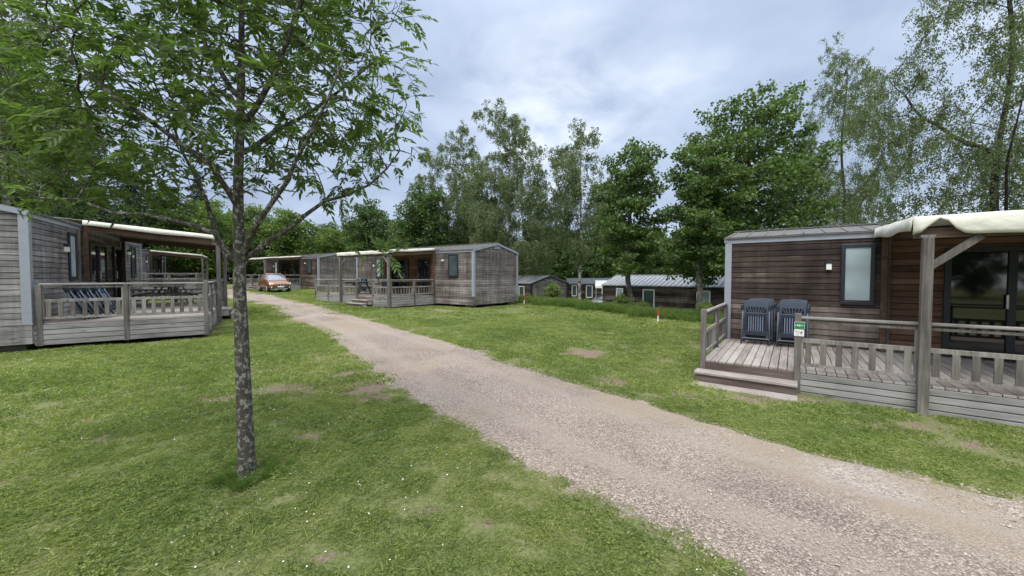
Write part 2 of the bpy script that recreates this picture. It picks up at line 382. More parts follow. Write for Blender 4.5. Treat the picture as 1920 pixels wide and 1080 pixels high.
def path_mat():
    m, nt, b = newmat('gravel_path'); tc = N(nt, 'ShaderNodeTexCoord')
    c, hh = gravel_nodes(nt, tc.outputs['Object']); v = tc.outputs['Object']
    def at(n_): q = N(nt, 'ShaderNodeAttribute', attribute_name=n_); return q.outputs['Fac']
    wob = math_(nt, 'MULTIPLY', math_(nt, 'SUBTRACT', noise(nt, v, 2.2, 4, .65), .5), .9)
    sand = ramp(nt, noise(nt, v, 110, 4, .75), [(.3, (.22,.175,.125)), (.7, (.36,.30,.225))])
    k = ramp(nt, math_(nt, 'ADD', at('sandy'), wob), [(.35, (0,0,0)), (.75, (.85,.85,.85))]); c = mixc(nt, k, c, sand)
    k = ramp(nt, math_(nt, 'ADD', at('track'), wob), [(.3, (0,0,0)), (.9, (.55,.55,.55))])
    fine = ramp(nt, noise(nt, v, 70, 4, .8), [(.3, (.235,.19,.152)), (.7, (.40,.345,.29))]); c = mixc(nt, k, c, fine)
    k = ramp(nt, math_(nt, 'ADD', at('pale'), wob), [(.4, (0,0,0)), (1.0, (.55,.55,.55))]); vp = N(nt, 'ShaderNodeTexVoronoi'); nt.links.new(v, vp.inputs['Vector']); vp.inputs['Scale'].default_value = 48
    sc_ = N(nt, 'ShaderNodeSeparateColor'); nt.links.new(vp.outputs['Color'], sc_.inputs[0]); c = mixc(nt, k, c, ramp(nt, sc_.outputs[0], [(.2, (.20,.185,.165)), (.8, (.56,.54,.50))]))
    soil = ramp(nt, noise(nt, v, 60, 4, .7), [(.3, (.075,.055,.042)), (.7, (.19,.15,.12))])
    k = ramp(nt, math_(nt, 'ADD', at('rim'), wob), [(.45, (0,0,0)), (.9, (.75,.75,.75))]); c = mixc(nt, k, c, soil)
    setc(nt, b.inputs['Base Color'], c); b.inputs['Roughness'].default_value = .9; b.inputs['Specular IOR Level'].default_value = .2
    bump(nt, b, hh, .012, .8)
    return m
M['ground'] = ground_mat(); M['path'] = path_mat()
M['stone'] = plain('pebble', (.40,.345,.295), .85, 0, .5)

# ------------------------------------------------------------------ path outline
LE = [(1520,1200),(1380,1080),(1235,1000),(1130,940),(1005,880),(880,818),(800,762),(722,712),(664,668),(610,628),(560,601),(510,578),(470,566),(434,562),(415,560)]
RE = [(2250,1010),(1920,935),(1800,912),(1640,876),(1500,846),(1385,808),(1290,782),(1190,750),(1090,718),(960,685),(850,644),(700,602),(600,575),(545,562),(500,551),(470,546),(432,541),(415,540)]
def resample(pts, n):
    p = np.array(pts, float); d = np.r_[0, np.cumsum(np.hypot(*np.diff(p, axis=0).T))]
    t = np.linspace(0, d[-1], n); return np.c_[np.interp(t, d, p[:, 0]), np.interp(t, d, p[:, 1])]
def smoothp(p, k):
    q = p.copy()
    for _ in range(k): q[1:-1] = .25 * q[:-2] + .5 * q[1:-1] + .25 * q[2:]
    return q
Lw = [PG(*p) for p in LE]; Rw = [PG(*p) for p in RE]
Lw = [(Lw[0][0] + 1.0, -2.5)] + Lw; Rw = [(9.0, -2.5), (8.0, .6)] + Rw[1:]
NP = 900
Lw = smoothp(resample(Lw, NP), 60); Rw = smoothp(resample(Rw, NP), 60)
def jit(n, scale, amp):
    m = max(4, int(n / scale)); return np.interp(np.arange(n), np.linspace(0, n-1, m), rs.randn(m)) * amp
nrm = (Rw - Lw) / np.linalg.norm(Rw - Lw, axis=1)[:, None]
Lj = Lw - nrm * (jit(NP, 14, .05) + jit(NP, 4, .035))[:, None]
Rj = Rw + nrm * (jit(NP, 14, .06) + jit(NP, 4, .04))[:, None]
NC = 24
tt = np.linspace(0, 1, NC)
G = Lj[:, None, :] * (1 - tt)[None, :, None] + Rj[:, None, :] * tt[None, :, None]
PX, PY = G[..., 0], G[..., 1]
PZ = hgt(PX, PY) + .016 + .02 * np.sin(tt * math.pi)[None, :] - .015 * np.exp(-((tt - .25) / .07)**2)[None, :] - .015 * np.exp(-((tt - .75) / .07)**2)[None, :]
PZ[:, 0] -= .03; PZ[:, -1] -= .03
V = np.stack([PX, PY, PZ], -1).reshape(-1, 3)
ii = (np.arange(NP-1)[:, None] * NC + np.arange(NC-1)[None, :]).ravel()
Fq = np.stack([ii, ii+1, ii+NC+1, ii+NC], 1)
pme = npmesh('path', (V, Fq), 4, M['path'], True)
def pattr(nm, val): q = pme.attributes.new(nm, 'FLOAT', 'POINT'); q.data.foreach_set('value', np.ascontiguousarray(val, dtype=np.float32).ravel())
TT = np.broadcast_to(tt[None, :], PX.shape)
pattr('track', np.exp(-((TT - .25) / .09)**2) + np.exp(-((TT - .72) / .09)**2))
pattr('rim', .75 * np.exp(-TT / .05) + .5 * np.exp(-(1 - TT) / .035))
sd = np.zeros(PX.shape)
for q in ((1190,765,.9,.35), (1300,790,.5,.25), (1500,858,1.0,.28), (1640,890,.8,.25), (1420,830,.5,.2), (1750,960,.7,.3), (660,615,1.6,.8)):
    x_, y_ = PG(q[0], q[1]); sd = np.maximum(sd, .9 * np.exp(-((PX - x_)**2 + (PY - y_)**2) / q[2]**2))
pattr('sandy', sd)
sd = np.zeros(PX.shape)
for q in ((1470,822,.4), (1560,842,.4), (1660,872,.4), (1750,892,.35), (1830,905,.4), (1600,900,.5)):
    x_, y_ = PG(q[0], q[1]); sd = np.maximum(sd, .9 * np.exp(-((PX - x_)**2 + (PY - y_)**2) / q[2]**2))
pattr('pale', sd)
tag(link('path', pme), kind='structure')
def inpoly(x, y, P):
    c = np.zeros(x.shape, bool); n = len(P)
    for i in range(n):
        x1, y1 = P[i]; x2, y2 = P[(i+1) % n]
        if y1 == y2: continue
        m = ((y1 > y) != (y2 > y)) & (x < (x2-x1) * (y-y1) / (y2-y1) + x1); c ^= m
    return c
PP = np.r_[Lw[::6], Rw[::-6]]
EDGE = np.r_[Lw[::6], Rw[::6]]
def edist(x, y, E=EDGE):
    o = np.empty(x.shape)
    for i in range(0, len(x), 20000):
        o[i:i+20000] = np.sqrt(((x[i:i+20000, None] - E[:, 0])**2 + (y[i:i+20000, None] - E[:, 1])**2).min(1))
    return o
# worn patches seen in the lawn: (px, py, rx px, ry px, strength)
PATCH = [(600,735,90,10,.72),(520,740,50,6,.7),(650,722,50,12,.7),(710,745,40,12,.8),(400,748,60,9,.7),(1455,748,130,10,.7),(1800,835,130,14,.6),(560,728,75,12,.85),(690,728,70,22,.75),(500,742,80,10,.6),(430,752,70,12,.5),(240,785,40,16,.55),(562,822,36,12,.85),(640,700,50,12,.6),
 (1100,663,45,8,.9),(1010,690,60,10,.5),(1150,715,40,12,.8),(900,655,70,6,.4),(1240,745,90,9,.55),(200,880,40,10,.35),(100,905,60,10,.35),
 (60,650,120,9,.6),(250,640,150,7,.6),(390,622,60,9,.45),(1450,752,120,8,.55),(1700,800,160,14,.6),(1000,682,60,6,.4),(1280,740,50,8,.6),(300,830,120,14,.3),(1330,650,60,14,.4),(455,905,60,14,.4)]
PW = []
for px, py, a, b_, s in PATCH:
    x, y = PG(px, py); x2, _ = PG(px + a, py); _, y2 = PG(px, py - b_)
    PW.append((x, y, abs(x2 - x), max(abs(y2 - y), .12), s))
for _ in range(90):
    PW.append((rs.uniform(-8, 1.2), rs.uniform(2.2, 8.5), rs.uniform(.06, .28), rs.uniform(.04, .12), rs.uniform(.45, .9)))
for _ in range(50):
    PW.append((rs.uniform(-4, 7), rs.uniform(7, 20), rs.uniform(.15, .7), rs.uniform(.1, .35), rs.uniform(.3, .7)))
def bare_at(x, y):
    o = np.zeros(x.shape)
    for cx, cy, a, b_, s in PW: o = np.maximum(o, s * np.exp(-(((x-cx)/a)**2 + ((y-cy)/b_)**2) * .9))
    return o
# ------------------------------------------------------------------ ground sheet
def axis(lo, hi, near, step):
    a = [0.0]
    while a[-1] < hi: a.append(a[-1] + max(step, (a[-1] - near) * .06 if a[-1] > near else step))
    b = [0.0]
    while b[-1] > lo: b.append(b[-1] - max(step, (-b[-1] - near) * .06 if -b[-1] > near else step))
    return np.array(sorted(set(a + b)))
gx = axis(-600, 600, 16, .16); gy = axis(-60, 900, 26, .13)
GX, GY = np.meshgrid(gx, gy); gxf, gyf = GX.ravel(), GY.ravel()
GZ = hgt(gxf, gyf)
V = np.c_[gxf, gyf, GZ]; nx = len(gx)
ii = (np.arange(len(gy)-1)[:, None] * nx + np.arange(nx-1)[None, :]).ravel()
me = npmesh('ground', (V, np.stack([ii, ii+1, ii+nx+1, ii+nx], 1)), 4, M['ground'], True)
a = me.attributes.new('bare', 'FLOAT', 'POINT'); a.data.foreach_set('value', bare_at(gxf, gyf).astype(np.float32))
ed = edist(gxf, gyf)
a = me.attributes.new('stony', 'FLOAT', 'POINT'); a.data.foreach_set('value', (np.clip(.75 - ed / .45, 0, 1)).astype(np.float32))
tag(link('ground', me), kind='structure')

# ------------------------------------------------------------------ cabins
FOOT = []      # footprints (origin, xdir, ydir, x0,x1,y0,y1)
def frame_of(origin, xd, z):
    xd = Vector((xd[0], xd[1])).normalized(); return (origin[0], origin[1], z), math.atan2(xd.y, xd.x)
def window(root, x0, x1, z0, z1, fm, pm, name='window', fw=.07, y=-.02):
    f = MB(); Y0, Y1 = y - .05, y + .01
    f.box(x0, x1, Y0, Y1, z1-fw, z1); f.box(x0, x1, Y0, Y1, z0, z0+fw)
    f.box(x0, x0+fw, Y0, Y1, z0+fw, z1-fw); f.box(x1-fw, x1, Y0, Y1, z0+fw, z1-fw)
    f.box(x0+fw, x1-fw, Y0+.012, Y0+.03, z0+fw, z0+fw+.03)
    o = empty(name); o.parent = root
    f.build('frame', fm, o, .006); MB().box(x0+fw, x1-fw, y-.025, y-.01, z0+fw+.002, z1-fw).build('pane', pm, o)
    return o
def door(root, x0, x1, z1, leaves, handle_at, name, fm, pm, rail=None):
    o = empty(name); o.parent = root; f = MB(); fw = .085; Y0, Y1 = -.09, 0.0; z0 = .04
    f.box(x0, x1, Y0, Y1, z1-fw, z1); f.box(x0, x1, Y0, Y1, z0, z0+fw)
    W = (x1-x0) / leaves
    for i in range(leaves + 1):
        c = x0 + i * W; a_ = c if i == 0 else (c-fw if i == leaves else c-fw*.6); b_ = a_ + (fw if i in (0, leaves) else fw*1.2)
        f.box(a_, b_, Y0-.004*(i%2), Y1, z0+fw, z1-fw)
    f.build('frame', fm, o, .005)
    for i in range(leaves):
        MB().box(x0+i*W+fw*.5, x0+(i+1)*W-fw*.5, -.05-.012*i, -.035-.012*i, z0+fw-.01, z1-fw+.01).build('pane', pm, o)
    MB().box(handle_at-.015, handle_at+.015, -.125, -.095, .95, 1.2).build('handle', M['steel'], o, .004)
    return o
def planks(x0, x1, z0, z1, h=.125, y=-.022, t=.02, gap=.013, zoff=0, split=True):
    m = MB(); z = z0
    while z < z1 - .01:
        zt = min(z + h - gap, z1)
        xs = [x0]
        if split and x1 - x0 > 3.2 and rnd.random() < .75: xs.append(x0 + (x1-x0) * rnd.uniform(.25, .75))
        xs.append(x1)
        for a_, b_ in zip(xs[:-1], xs[1:]): 
            dy = rnd.uniform(0, .002)
            m.add([(a_+.001,y-.008-dy,z),(b_-.001,y-.008-dy,z),(b_-.001,y+t,z),(a_+.001,y+t,z),(a_+.001,y-dy,zt),(b_-.001,y-dy,zt),(b_-.001,y+t,zt),(a_+.001,y+t,zt)],
                  [(0,1,5,4),(3,7,6,2),(0,4,7,3),(1,2,6,5),(4,5,6,7),(0,3,2,1)])
        z += h
    return m
def gable_planks(x, yw, H_, rise, sgn, h=.125, gap=.012, z0=0.0):
    m = MB(); z = z0; t = .02
    while z < H_ + rise - .06:
        zt = z + h - gap
        def half(zz): return yw/2 if zz <= H_ else yw/2 * (1 - (zz - H_) / rise)
        zt = min(zt, H_ + rise - .02)
        a0 = half(z) - .01; a1 = max(half(zt) - .01, .02); cy = yw/2
        xo = x + sgn * .022; xi = x; xb = xo + sgn*.008
        vs = [(xb,cy-a0,z),(xb,cy+a0,z),(xo,cy+a1,zt),(xo,cy-a1,zt),(xi,cy-a0,z),(xi,cy+a0,z),(xi,cy+a1,zt),(xi,cy-a1,zt)]
        m.add(vs, [(0,1,2,3),(7,6,5,4),(0,4,5,1),(1,5,6,2),(2,6,7,3),(3,7,4,0)]); z += h
    return m
def cabin(origin, xd, z, label, L=10.26, W=4.0, He=2.46, rise=.43, depth=.5, name='cabin', group=None, style='resort',
          clad='clad_grey', clad2='clad_grey', mid='clad_orange', gable='gable_grey', roofm='roof', trim='trim', windows=(), vent=True, ribs=.36, verge=None):
    loc, rz = frame_of(origin, xd, z)
    root = empty(name, loc, rz, label=label, cat='cabin', group=group)
    x_ = Vector((math.cos(rz), math.sin(rz))); y_ = Vector((-x_.y, x_.x))
    FOOT.append((Vector(origin), x_, y_, -.1, L+.1, -.1, W+.1))
    cz = -depth + .12
    core = MB().box(.03, L-.03, .02, W-.02, -.2, He); 
    core.add([(.03,.02,He),(.03,W-.02,He),(.03,W/2,He+rise-.03),(L-.03,.02,He),(L-.03,W-.02,He),(L-.03,W/2,He+rise-.03)], [(0,1,2),(3,5,4),(0,2,5,3),(1,4,5,2)])
    core.build('inner_wall', M['core'], root)
    if style == 'resort':
        planks(.10, 2.84, 0, He-.1).build('wall_cladding', M[clad], root)
        planks(2.86, 7.40, 0, He-.1).build('wall_cladding', M[mid], root)
        planks(7.42, L-.10, 0, He-.1).build('wall_cladding', M[clad2], root)
        for q in (2.79, 7.38): MB().box(q, q+.1, -.075, -.022, -.02, He-.12).build('cover_strip', M['post'], root, .004)
    else:
        planks(.06, L-.06, 0, He-.1).build('wall_cladding', M[clad], root)
    gable_planks(0.03, W, He-.02, rise, -1).build('gable_wall', M[gable], root)
    gable_planks(L-.03, W, He-.02, rise, 1).build('gable_wall', M[gable], root)
    bk = planks(.1, L-.1, 0, He-.1); bk.v = [(x, W - y, zz) for x, y, zz in bk.v]; bk.f = [tuple(reversed(f)) for f in bk.f]
    bk.build('back_wall', M[clad2], root)
    # lower skirt boards
    sk = planks(.0, L, -depth+.02, -.02, .15, -.045, .03, .008); sk.build('lower_skirt', M[clad if style != 'resort' else clad2], root)
    for xs, sg in ((0, -1), (L, 1)):
        g = MB(); zz = -depth + .02
        while zz < -.06:
            g.box(*sorted((xs, xs + sg*.045)), -.04, W+.04, zz, min(zz+.142, -.02)); zz += .15
        g.build('lower_skirt', M[gable], root)
    MB().box(-.055, L+.055, -.058, -.0, -.02, .004).box(-.055, L+.055, W, W+.055, -.02, .004).box(-.055, -.0, 0, W, -.02, .004).box(L, L+.055, 0, W, -.02, .004).build('base_ledge', M[gable], root)
    blk = 0
    for bx in (.5, L/2, L-.5):
        for by in (.35, W-.35):
            MB().box(bx-.22, bx+.22, by-.2, by+.2, -depth-.35, -depth+.1).build('support_block', M['block'], root)
    # trims
    tm = M[trim]; tw = .13
    if style == 'resort':
        for (a_, s1) in ((0, -1), (L, 1)):
            for (c_, s2) in ((0, -1), (W, 1)):
                t_ = MB()
                x0, x1 = sorted((a_ + s1*.04, a_ - s1*(tw-.03))); y0, y1 = sorted((c_ + s2*.045, c_ + s2*.0))
                t_.box(x0, x1, y0, y1, .006, He-.02)
                x0, x1 = sorted((a_ + s1*.0405, a_ + s1*.0)); y0, y1 = sorted((c_ , c_ - s2*(tw-.03)))
                t_.box(x0, x1, y0, y1, .006, He-.02)
                t_.build('corner_trim', tm, root)
        MB().box(.03, L-.03, -.05, .0, He-.14, He-.012).build('eave_trim', tm, root)
        MB().box(.03, L-.03, W, W+.05, He-.14, He-.012).build('eave_trim', tm, root)
    else:
        MB().box(-.05, L+.05, -.12, -.0, He-.11, He-.012).build('eave_trim', tm, root)
        for a_, s1 in ((0, -1), (L, 1)):
            for q in (-.035, W-.06): MB().box(*sorted((a_+s1*.035, a_)), q, q+.095, 0, He-.12).build('corner_trim', M['trim_k'] if verge == 'k' else M['post'], root)
    ov = .06 if style == 'resort' else .16
    vm = M['trim_k'] if verge == 'k' else (M['trim_w'] if verge == 'w' else tm)
    sl_ = rise / (W/2)
    for xs, sg in ((0, -1), (L, 1)):
        v = MB(); x0, x1 = sorted((xs + sg*.062, xs - sg*.02))
        for s2 in (0, 1):
            ya = -ov if s2 == 0 else W + ov
            za = He - ov * sl_; zb = He + rise
            p = [(ya, za-.105), (W/2, zb-.105), (W/2, zb+.012), (ya, za+.012)]
            vs = [(x0, *q) for q in p] + [(x1, *q) for q in p]
            fs = [(0,1,2,3),(7,6,5,4),(0,4,5,1),(1,5,6,2),(2,6,7,3),(3,7,4,0)]
            v.add(vs, fs)
        v.build('verge_trim', vm, root)
    # roof with ribs
    rf = MB(); th = .03
    for s2 in (-1, 1):
        ya = -ov - .03 if s2 < 0 else W + ov + .03; za = He - (ov + .03) * sl_ + .016; zb = He + rise + .016
        vs = [(-.05, ya, za), (L+.05, ya, za), (L+.05, W/2, zb), (-.05, W/2, zb)]; vs += [(x, y, q - .014) for x, y, q in vs]
        rf.add(vs, [(0,1,2,3),(7,6,5,4),(0,4,5,1),(1,5,6,2),(2,6,7,3),(3,7,4,0)])
        nb = int(L / ribs)
        for i in range(nb + 1):
            x = .04 + i * (L-.08) / nb
            rf.beam((x, ya, za+.008), (x, W/2, zb+.008), .07 if roofm == 'roof_metal' else .024, .06 if roofm == 'roof_metal' else .016)
        rf.box(-.05, L+.05, min(ya, ya - s2*.03), max(ya, ya - s2*.03), za-.035, za-.001)
    rf.beam((-.052, W/2, He+rise+.035), (L+.052, W/2, He+rise+.035), .22, .03)
    rf.build('roof', M[roofm], root)
    for wd in windows:
        kind = wd[0]
        if kind == 'frost': window(root, *wd[1:], M['frame_k'], M['glass_frost'])
        elif kind == 'dark': window(root, *wd[1:], M['frame_k'], M['glass_green'])
        elif kind == 'white': window(root, *wd[1:], M['frame_w'], M['glass_green'])
        elif kind == 'whitefrost': window(root, *wd[1:], M['frame_w'], M['glass_frost'])
        elif kind == 'slide': door(root, wd[1], wd[2], wd[3], 2, (wd[1]+wd[2])/2-.06, 'sliding_door', M['frame_k'], M['glass_dark'])
        elif kind == 'door': door(root, wd[1], wd[2], wd[3], 1, wd[1]+.12, 'glazed_door', M['frame_k'], M['glass_dark'])
        elif kind == 'lamp':
            l = empty('wall_lamp'); l.parent = root; x, zz = wd[1:]
            MB().box(x-.055, x+.055, -.12, -.02, zz+.02, zz+.09).build('housing', M['frame_k'], l)
            MB().box(x-.045, x+.045, -.11, -.03, zz-.11, zz+.019).build('diffuser', M['lamp_w'], l)
    if vent:
        v = MB()
        for i in range(4): v.box(L+.002, L+.045, W/2-.22, W/2+.22, He+.11+i*.03, He+.13+i*.03)
        v.box(L, L+.036, W/2-.25, W/2+.25, He+.09, He+.24)
        v.build('vent', M['trim'], root)
    return root
def terrace(origin, xd, z, label, posts, gap, x0=0.0, xe=7.43, D=3.0, depth=.5, group=None, near_rail=True, far_rail=True, steps=None, bev=.006, gz=-.5):
    loc, rz = frame_of(origin, xd, z)
    root = empty('terrace', loc, rz, label=label, cat='terrace', group=group)
    x_ = Vector((math.cos(rz), math.sin(rz))); y_ = Vector((-x_.y, x_.x))
    FOOT.append((Vector(origin), x_, y_, x0-.05, xe+.05, -D-.05, 0))
    fl = MB(); n = int((xe - x0) / .125); bw = (xe-x0) / n
    for i in range(n): fl.box(x0+i*bw+.006, x0+(i+1)*bw-.006, -D-.015, -.06, -.028, rnd.uniform(-.001,.001))
    fl.build('floor', M['deck'], root)
    MB().box(x0+.06, xe-.06, -D+.05, -.1, -.2, -.034).build('floor_frame', M['core'], root)
    nb = 4; bh = depth / nb
    for i, (a_, b_) in enumerate(zip(posts[:-1], posts[1:])):
        if gap and abs(a_ - gap[0]) < .01: continue
        m = MB()
        for k in range(nb): m.box(a_-.0+.046, b_-.046, -D-.03, -D-.002, -depth+k*bh+.007-.03, -depth+(k+1)*bh-.007-.03)
        m.build('skirt_board', M['skirt'], root, bev*.6)
    for xx in ((x0, xe)):
        m = MB()
        for k in range(nb): m.box(*((xx-.03, xx-.002) if xx == x0 else (xx+.002, xx+.03)), -D+.046, -.05, -depth+k*bh+.007-.03, -depth+(k+1)*bh-.007-.03)
        m.build('skirt_board', M['skirt_y'], root, bev*.6)
    ps = .045
    def post(x, y, top=.93): 
        MB().box(x-ps, x+ps, y-ps, y+ps, gz, top).build('post', M['post'], root, bev*1.3)
    def panel(a_, b_, y, ax='x'):
        def B(m, s0, s1, w0, w1, z0, z1):
            if ax == 'x': m.box(s0, s1, y-w0, y+w1, z0, z1)
            else: m.box(y-w0, y+w1, s0, s1, z0, z1)
        m = MB(); L_ = b_ - a_
        B(m, a_+ps, b_-ps, .02, .02, .775, .815); B(m, a_+ps, b_-ps, .022, .022, .465, .53); B(m, a_+ps, b_-ps, .022, .022, .085, .14)
        nbl = max(2, int((L_-.09) / .172))
        for i in range(nbl):
            c = a_ + ps + (i + .5) * (L_ - 2*ps) / nbl; j = rnd.uniform(-.004, .004)
            B(m, c-.038+j, c+.038+j, .024+abs(j)/2, -.001, .135, .47)
        B(m, a_+ps, a_+ps+.03, .018, .018, .14, .775); B(m, b_-ps-.03, b_-ps, .018, .018, .14, .775)
        m.build('railing_panel', M['post'], root, bev*.6)
        h = MB(); B(h, a_+.002, b_-.002, .043, .043, .84, .885); h.build('handrail', M['rail' if ax == 'x' else 'rail_y'], root, .014)
    for p in posts: post(p, -D, .93 if (p in (posts[0], posts[-1]) or (gap and min(abs(p-gap[0]), abs(p-gap[1])) < .01)) else .838)
    for i, (a_, b_) in enumerate(zip(posts[:-1], posts[1:])):
        if gap and abs(a_ - gap[0]) < .01: continue
        panel(a_, b_, -D)
    for on, xx in ((near_rail, posts[0]), (far_rail, posts[-1])):
        if not on: continue
        post(xx, -D/2, .838); post(xx, -.13, .838); panel(-D, -D/2, xx, 'y'); panel(-D/2, -.13, xx, 'y')
    if gap:
        st = MB(); a_, b_ = gap
        if steps: a_, b_ = steps
        st.box(gap[0]+.047, gap[1]-.047, -D-.03, -D-.002, -.17, -.03).box(gap[0]+.047, gap[1]-.047, -D+.005, -D+.02, -depth-.04, -.175)
        st.build('riser', M['riser'], root, bev)
        for k in (1, 2):
            s = MB(); yo = -D - .03 - .31*(k-1); zt = -.165*k
            s.box(a_, b_, yo-.32, yo-.0, zt-.042, zt); MB().box(a_+.02, b_-.02, yo-.29, yo-.262, zt-.2, zt-.044).build('riser', M['riser'], root, bev)
            for e in (a_+.02, b_-.06): s.box(e, e+.035, yo-.26, yo-.02, zt-.24, zt-.044)
            s.build('step', M['step'], root, bev)
        FOOT.append((Vector(origin), x_, y_, a_, b_, -D-.7, -D))
    return root
def awning(origin, xd, z, label, x0=2.76, x1=7.5, D=3.0, group=None, curl=False, posts=(2.79, 7.43), gz=-.5, drop=.19, zin=2.66):
    loc, rz = frame_of(origin, xd, z)
    root = empty('awning', loc, rz, label=label, cat='awning', group=group)
    nx, ny = 60, 18; V = []; Fc = []
    yo = -D - .12; yi = .45
    def ztop(x, y):
        t = (y - yi) / (yo - yi); s = math.sin(math.pi * (x - x0) / (x1 - x0) * 3) ** 2
        return zin - (zin - 2.36) * t - .008 * s * math.sin(math.pi * t) + .002 * math.sin(x * 7 + y * 5)
    rows = []
    for j in range(ny + 1):
        y = yi + (yo - yi) * j / ny
        rows.append([(x0 + (x1-x0) * i / nx, y, ztop(x0 + (x1-x0) * i / nx, y)) for i in range(nx + 1)])
    for k in range(1, 6):
        row = []
        for i in range(nx + 1):
            x = x0 + (x1-x0) * i / nx; f = k / 5
            d = drop * (1 + .03 * math.sin(x * 2.1) + .01 * math.sin(x * 9))
            yy = yo - .02 * math.sin(f * 3) - .015 * math.sin(x * 6) * f; zz = ztop(x, yo) - d * f
            if curl:
                q = math.exp(-((x - x0 - .26) / .14)**2)
                zz += q * d * f * .85; yy -= q * .07 * f
            row.append((x, yy, zz))
        rows.append(row)
    m = MB(); W_ = nx + 1
    vs = [p for r in rows for p in r]; fs = [(j*W_+i, (j+1)*W_+i, (j+1)*W_+i+1, j*W_+i+1) for j in range(len(rows)-1) for i in range(nx)]
    m.add(vs, fs)
    for xs in (x0, x1):                     # side valances
        vs = []; fs = []
        for j in range(ny - 1):
            y = -.1 + (yo + .1) * j / (ny - 2)
            for f in (0, .5, 1): vs.append((xs + .012 * f * math.sin(y * 6) + (-.02 if xs == x0 else .02) * f, y, ztop(xs, y) - drop * .75 * f * (1 + .1 * math.sin(y * 3))))
        for j in range(ny - 2):
            for k in range(2): fs.append((j*3+k, (j+1)*3+k, (j+1)*3+k+1, j*3+k+1))
        m.add(vs, fs)
    o = m.build('canopy', M['cloth'], root, 0, True); md = o.modifiers.new('Solidify', 'SOLIDIFY'); md.thickness = .006
    MB().box(x0+.03, x1-.05, -D-.03, -D+.03, 2.06, 2.2).build('front_beam', M['beamx'], root, .006)
    for xs in posts:
        MB().beam((xs, -.03, 2.40), (xs, -D+.06, 2.16), .05, .17).build('rafter', M['beam'], root, .004)
    for xs in posts:
        s = 1 if xs == posts[0] else -1; xp = xs
        MB().box(xp-.055, xp+.055, -D-.165, -D-.055, gz, 2.06).build('post', M['post'], root, .008)
        MB().beam((xp + s*.03, -D-.08, 1.66), (xp + s*.50, -D-.03, 2.07), .05, .09).build('brace', M['post'], root, .005)
        MB().box(xp-.07, xp+.07, -D-.15, -D+.04, 2.062, 2.1).build('bracket', M['post'], root)
    for xs in posts[:]:
        MB().box(xs-.045, xs+.045, -.17, -.08, -.02, 2.3).build('wall_post', M['beam'], root, .005)
    return root
RES = [('lamp', 1.93, 1.78), ('frost', 2.13, 2.66, .93, 2.2), ('slide', 3.62, 5.25, 2.06), ('door', 6.05, 7.05, 2.06), ('lamp', 8.10, 1.98), ('dark', 8.5, 9.2, 1.0, 2.25)]
# right cabin
Ro, Rx, Rz = (5.3, 9.41), (.806, -.592), .11
cabin(Ro, Rx, Rz, 'dark brown timber cabin on the right with frosted window, behind the stacked chairs', clad='clad_brown', clad2='clad_brown', mid='clad_rust', gable='gable_brown', windows=RES, depth=.38, name='cabin', rise=.30)
terrace(Ro, Rx, Rz, 'raised wooden terrace in the right foreground with two broad steps and green number sign', [0.0, 1.39, 2.79, 4.35, 5.9, 7.43], (0.0, 1.39), depth=.40, steps=(-.09, 1.40), gz=-.45)
awning(Ro, Rx, Rz, 'cream fabric awning with curled-up corner over the right foreground terrace', curl=True, gz=-.45, drop=.27, x0=2.64, zin=2.52)
# middle cabin
Mo, Mx, Mz = (-10.38, 25.59), (.819, -.574), .57
cabin(Mo, Mx, Mz, 'grey-brown timber cabin in the middle of the lawn, its gable end facing right', clad='clad_grey', clad2='clad_grey', windows=RES, depth=.47)
terrace(Mo, Mx, Mz, 'wooden terrace with picnic table and steps in front of the middle cabin', [.36, 1.78, 3.2, 4.6, 6.0, 7.43], (4.6, 6.0), x0=.36, depth=.46)
awning(Mo, Mx, Mz, 'cream awning over the middle cabin terrace, behind the hanging ash twig', x0=2.9, posts=(3.2, 7.43))
# cabin behind it
No_, Nx, Nz = (-25.4, 39.4), (.819, -.574), .86
cabin(No_, Nx, Nz, 'dark timber cabin with grey gable end, between the orange car and the middle cabin', clad='clad_brown', clad2='clad_brown', mid='clad_rust', gable='gable_grey', windows=RES, depth=.47, vent=False)
terrace(No_, Nx, Nz, 'distant wooden terrace right behind the parked orange car', [.36, 1.78, 3.2, 4.6, 6.0, 7.43], (4.6, 6.0), x0=.36, depth=.5)
awning(No_, Nx, Nz, 'thin white awning roof above the parked orange car', x0=2.9, posts=(3.2, 7.43), drop=.15)
# left cabin
Lo, Lx, Lz = (-10.48, 8.26), (-.565, .825), .60
cabin(Lo, Lx, Lz, 'silver-grey timber cabin at the left edge of the picture with wide grey corner trim', clad='clad_silver', clad2='clad_silver', mid='clad_grey', gable='gable_silver', windows=RES, depth=.45, vent=False)
terrace(Lo, Lx, Lz, 'wooden terrace of the left foreground cabin, railing facing the lawn, left of the ash trunk', [.05, 1.45, 3.1, 4.6, 6.0, 7.43], (4.6, 6.0), x0=.05, depth=.46)
awning(Lo, Lx, Lz, 'cream awning with brown side beam over the left foreground terrace', x0=3.0, posts=(3.1, 7.0), x1=7.1)
Ko, Kx, Kz = (-25.3, 25.9), (-.565, .825), .95
cabin(Ko, Kx, Kz, 'small distant cabin seen under the left awning, at the edge of the wood', clad='clad_silver', clad2='clad_silver', mid='clad_grey', gable='gable_silver', windows=RES, depth=.47, vent=False, L=9.6)
terrace(Ko, Kx, Kz, 'distant terrace with railing seen beyond the left foreground terrace', [.05, 1.45, 3.1, 4.6, 6.0, 7.43], (4.6, 6.0), x0=.05, depth=.46)
awning(Ko, Kx, Kz, 'distant white awning seen below the left foreground awning', x0=3.0, posts=(3.1, 7.0), x1=7.1, drop=.14)
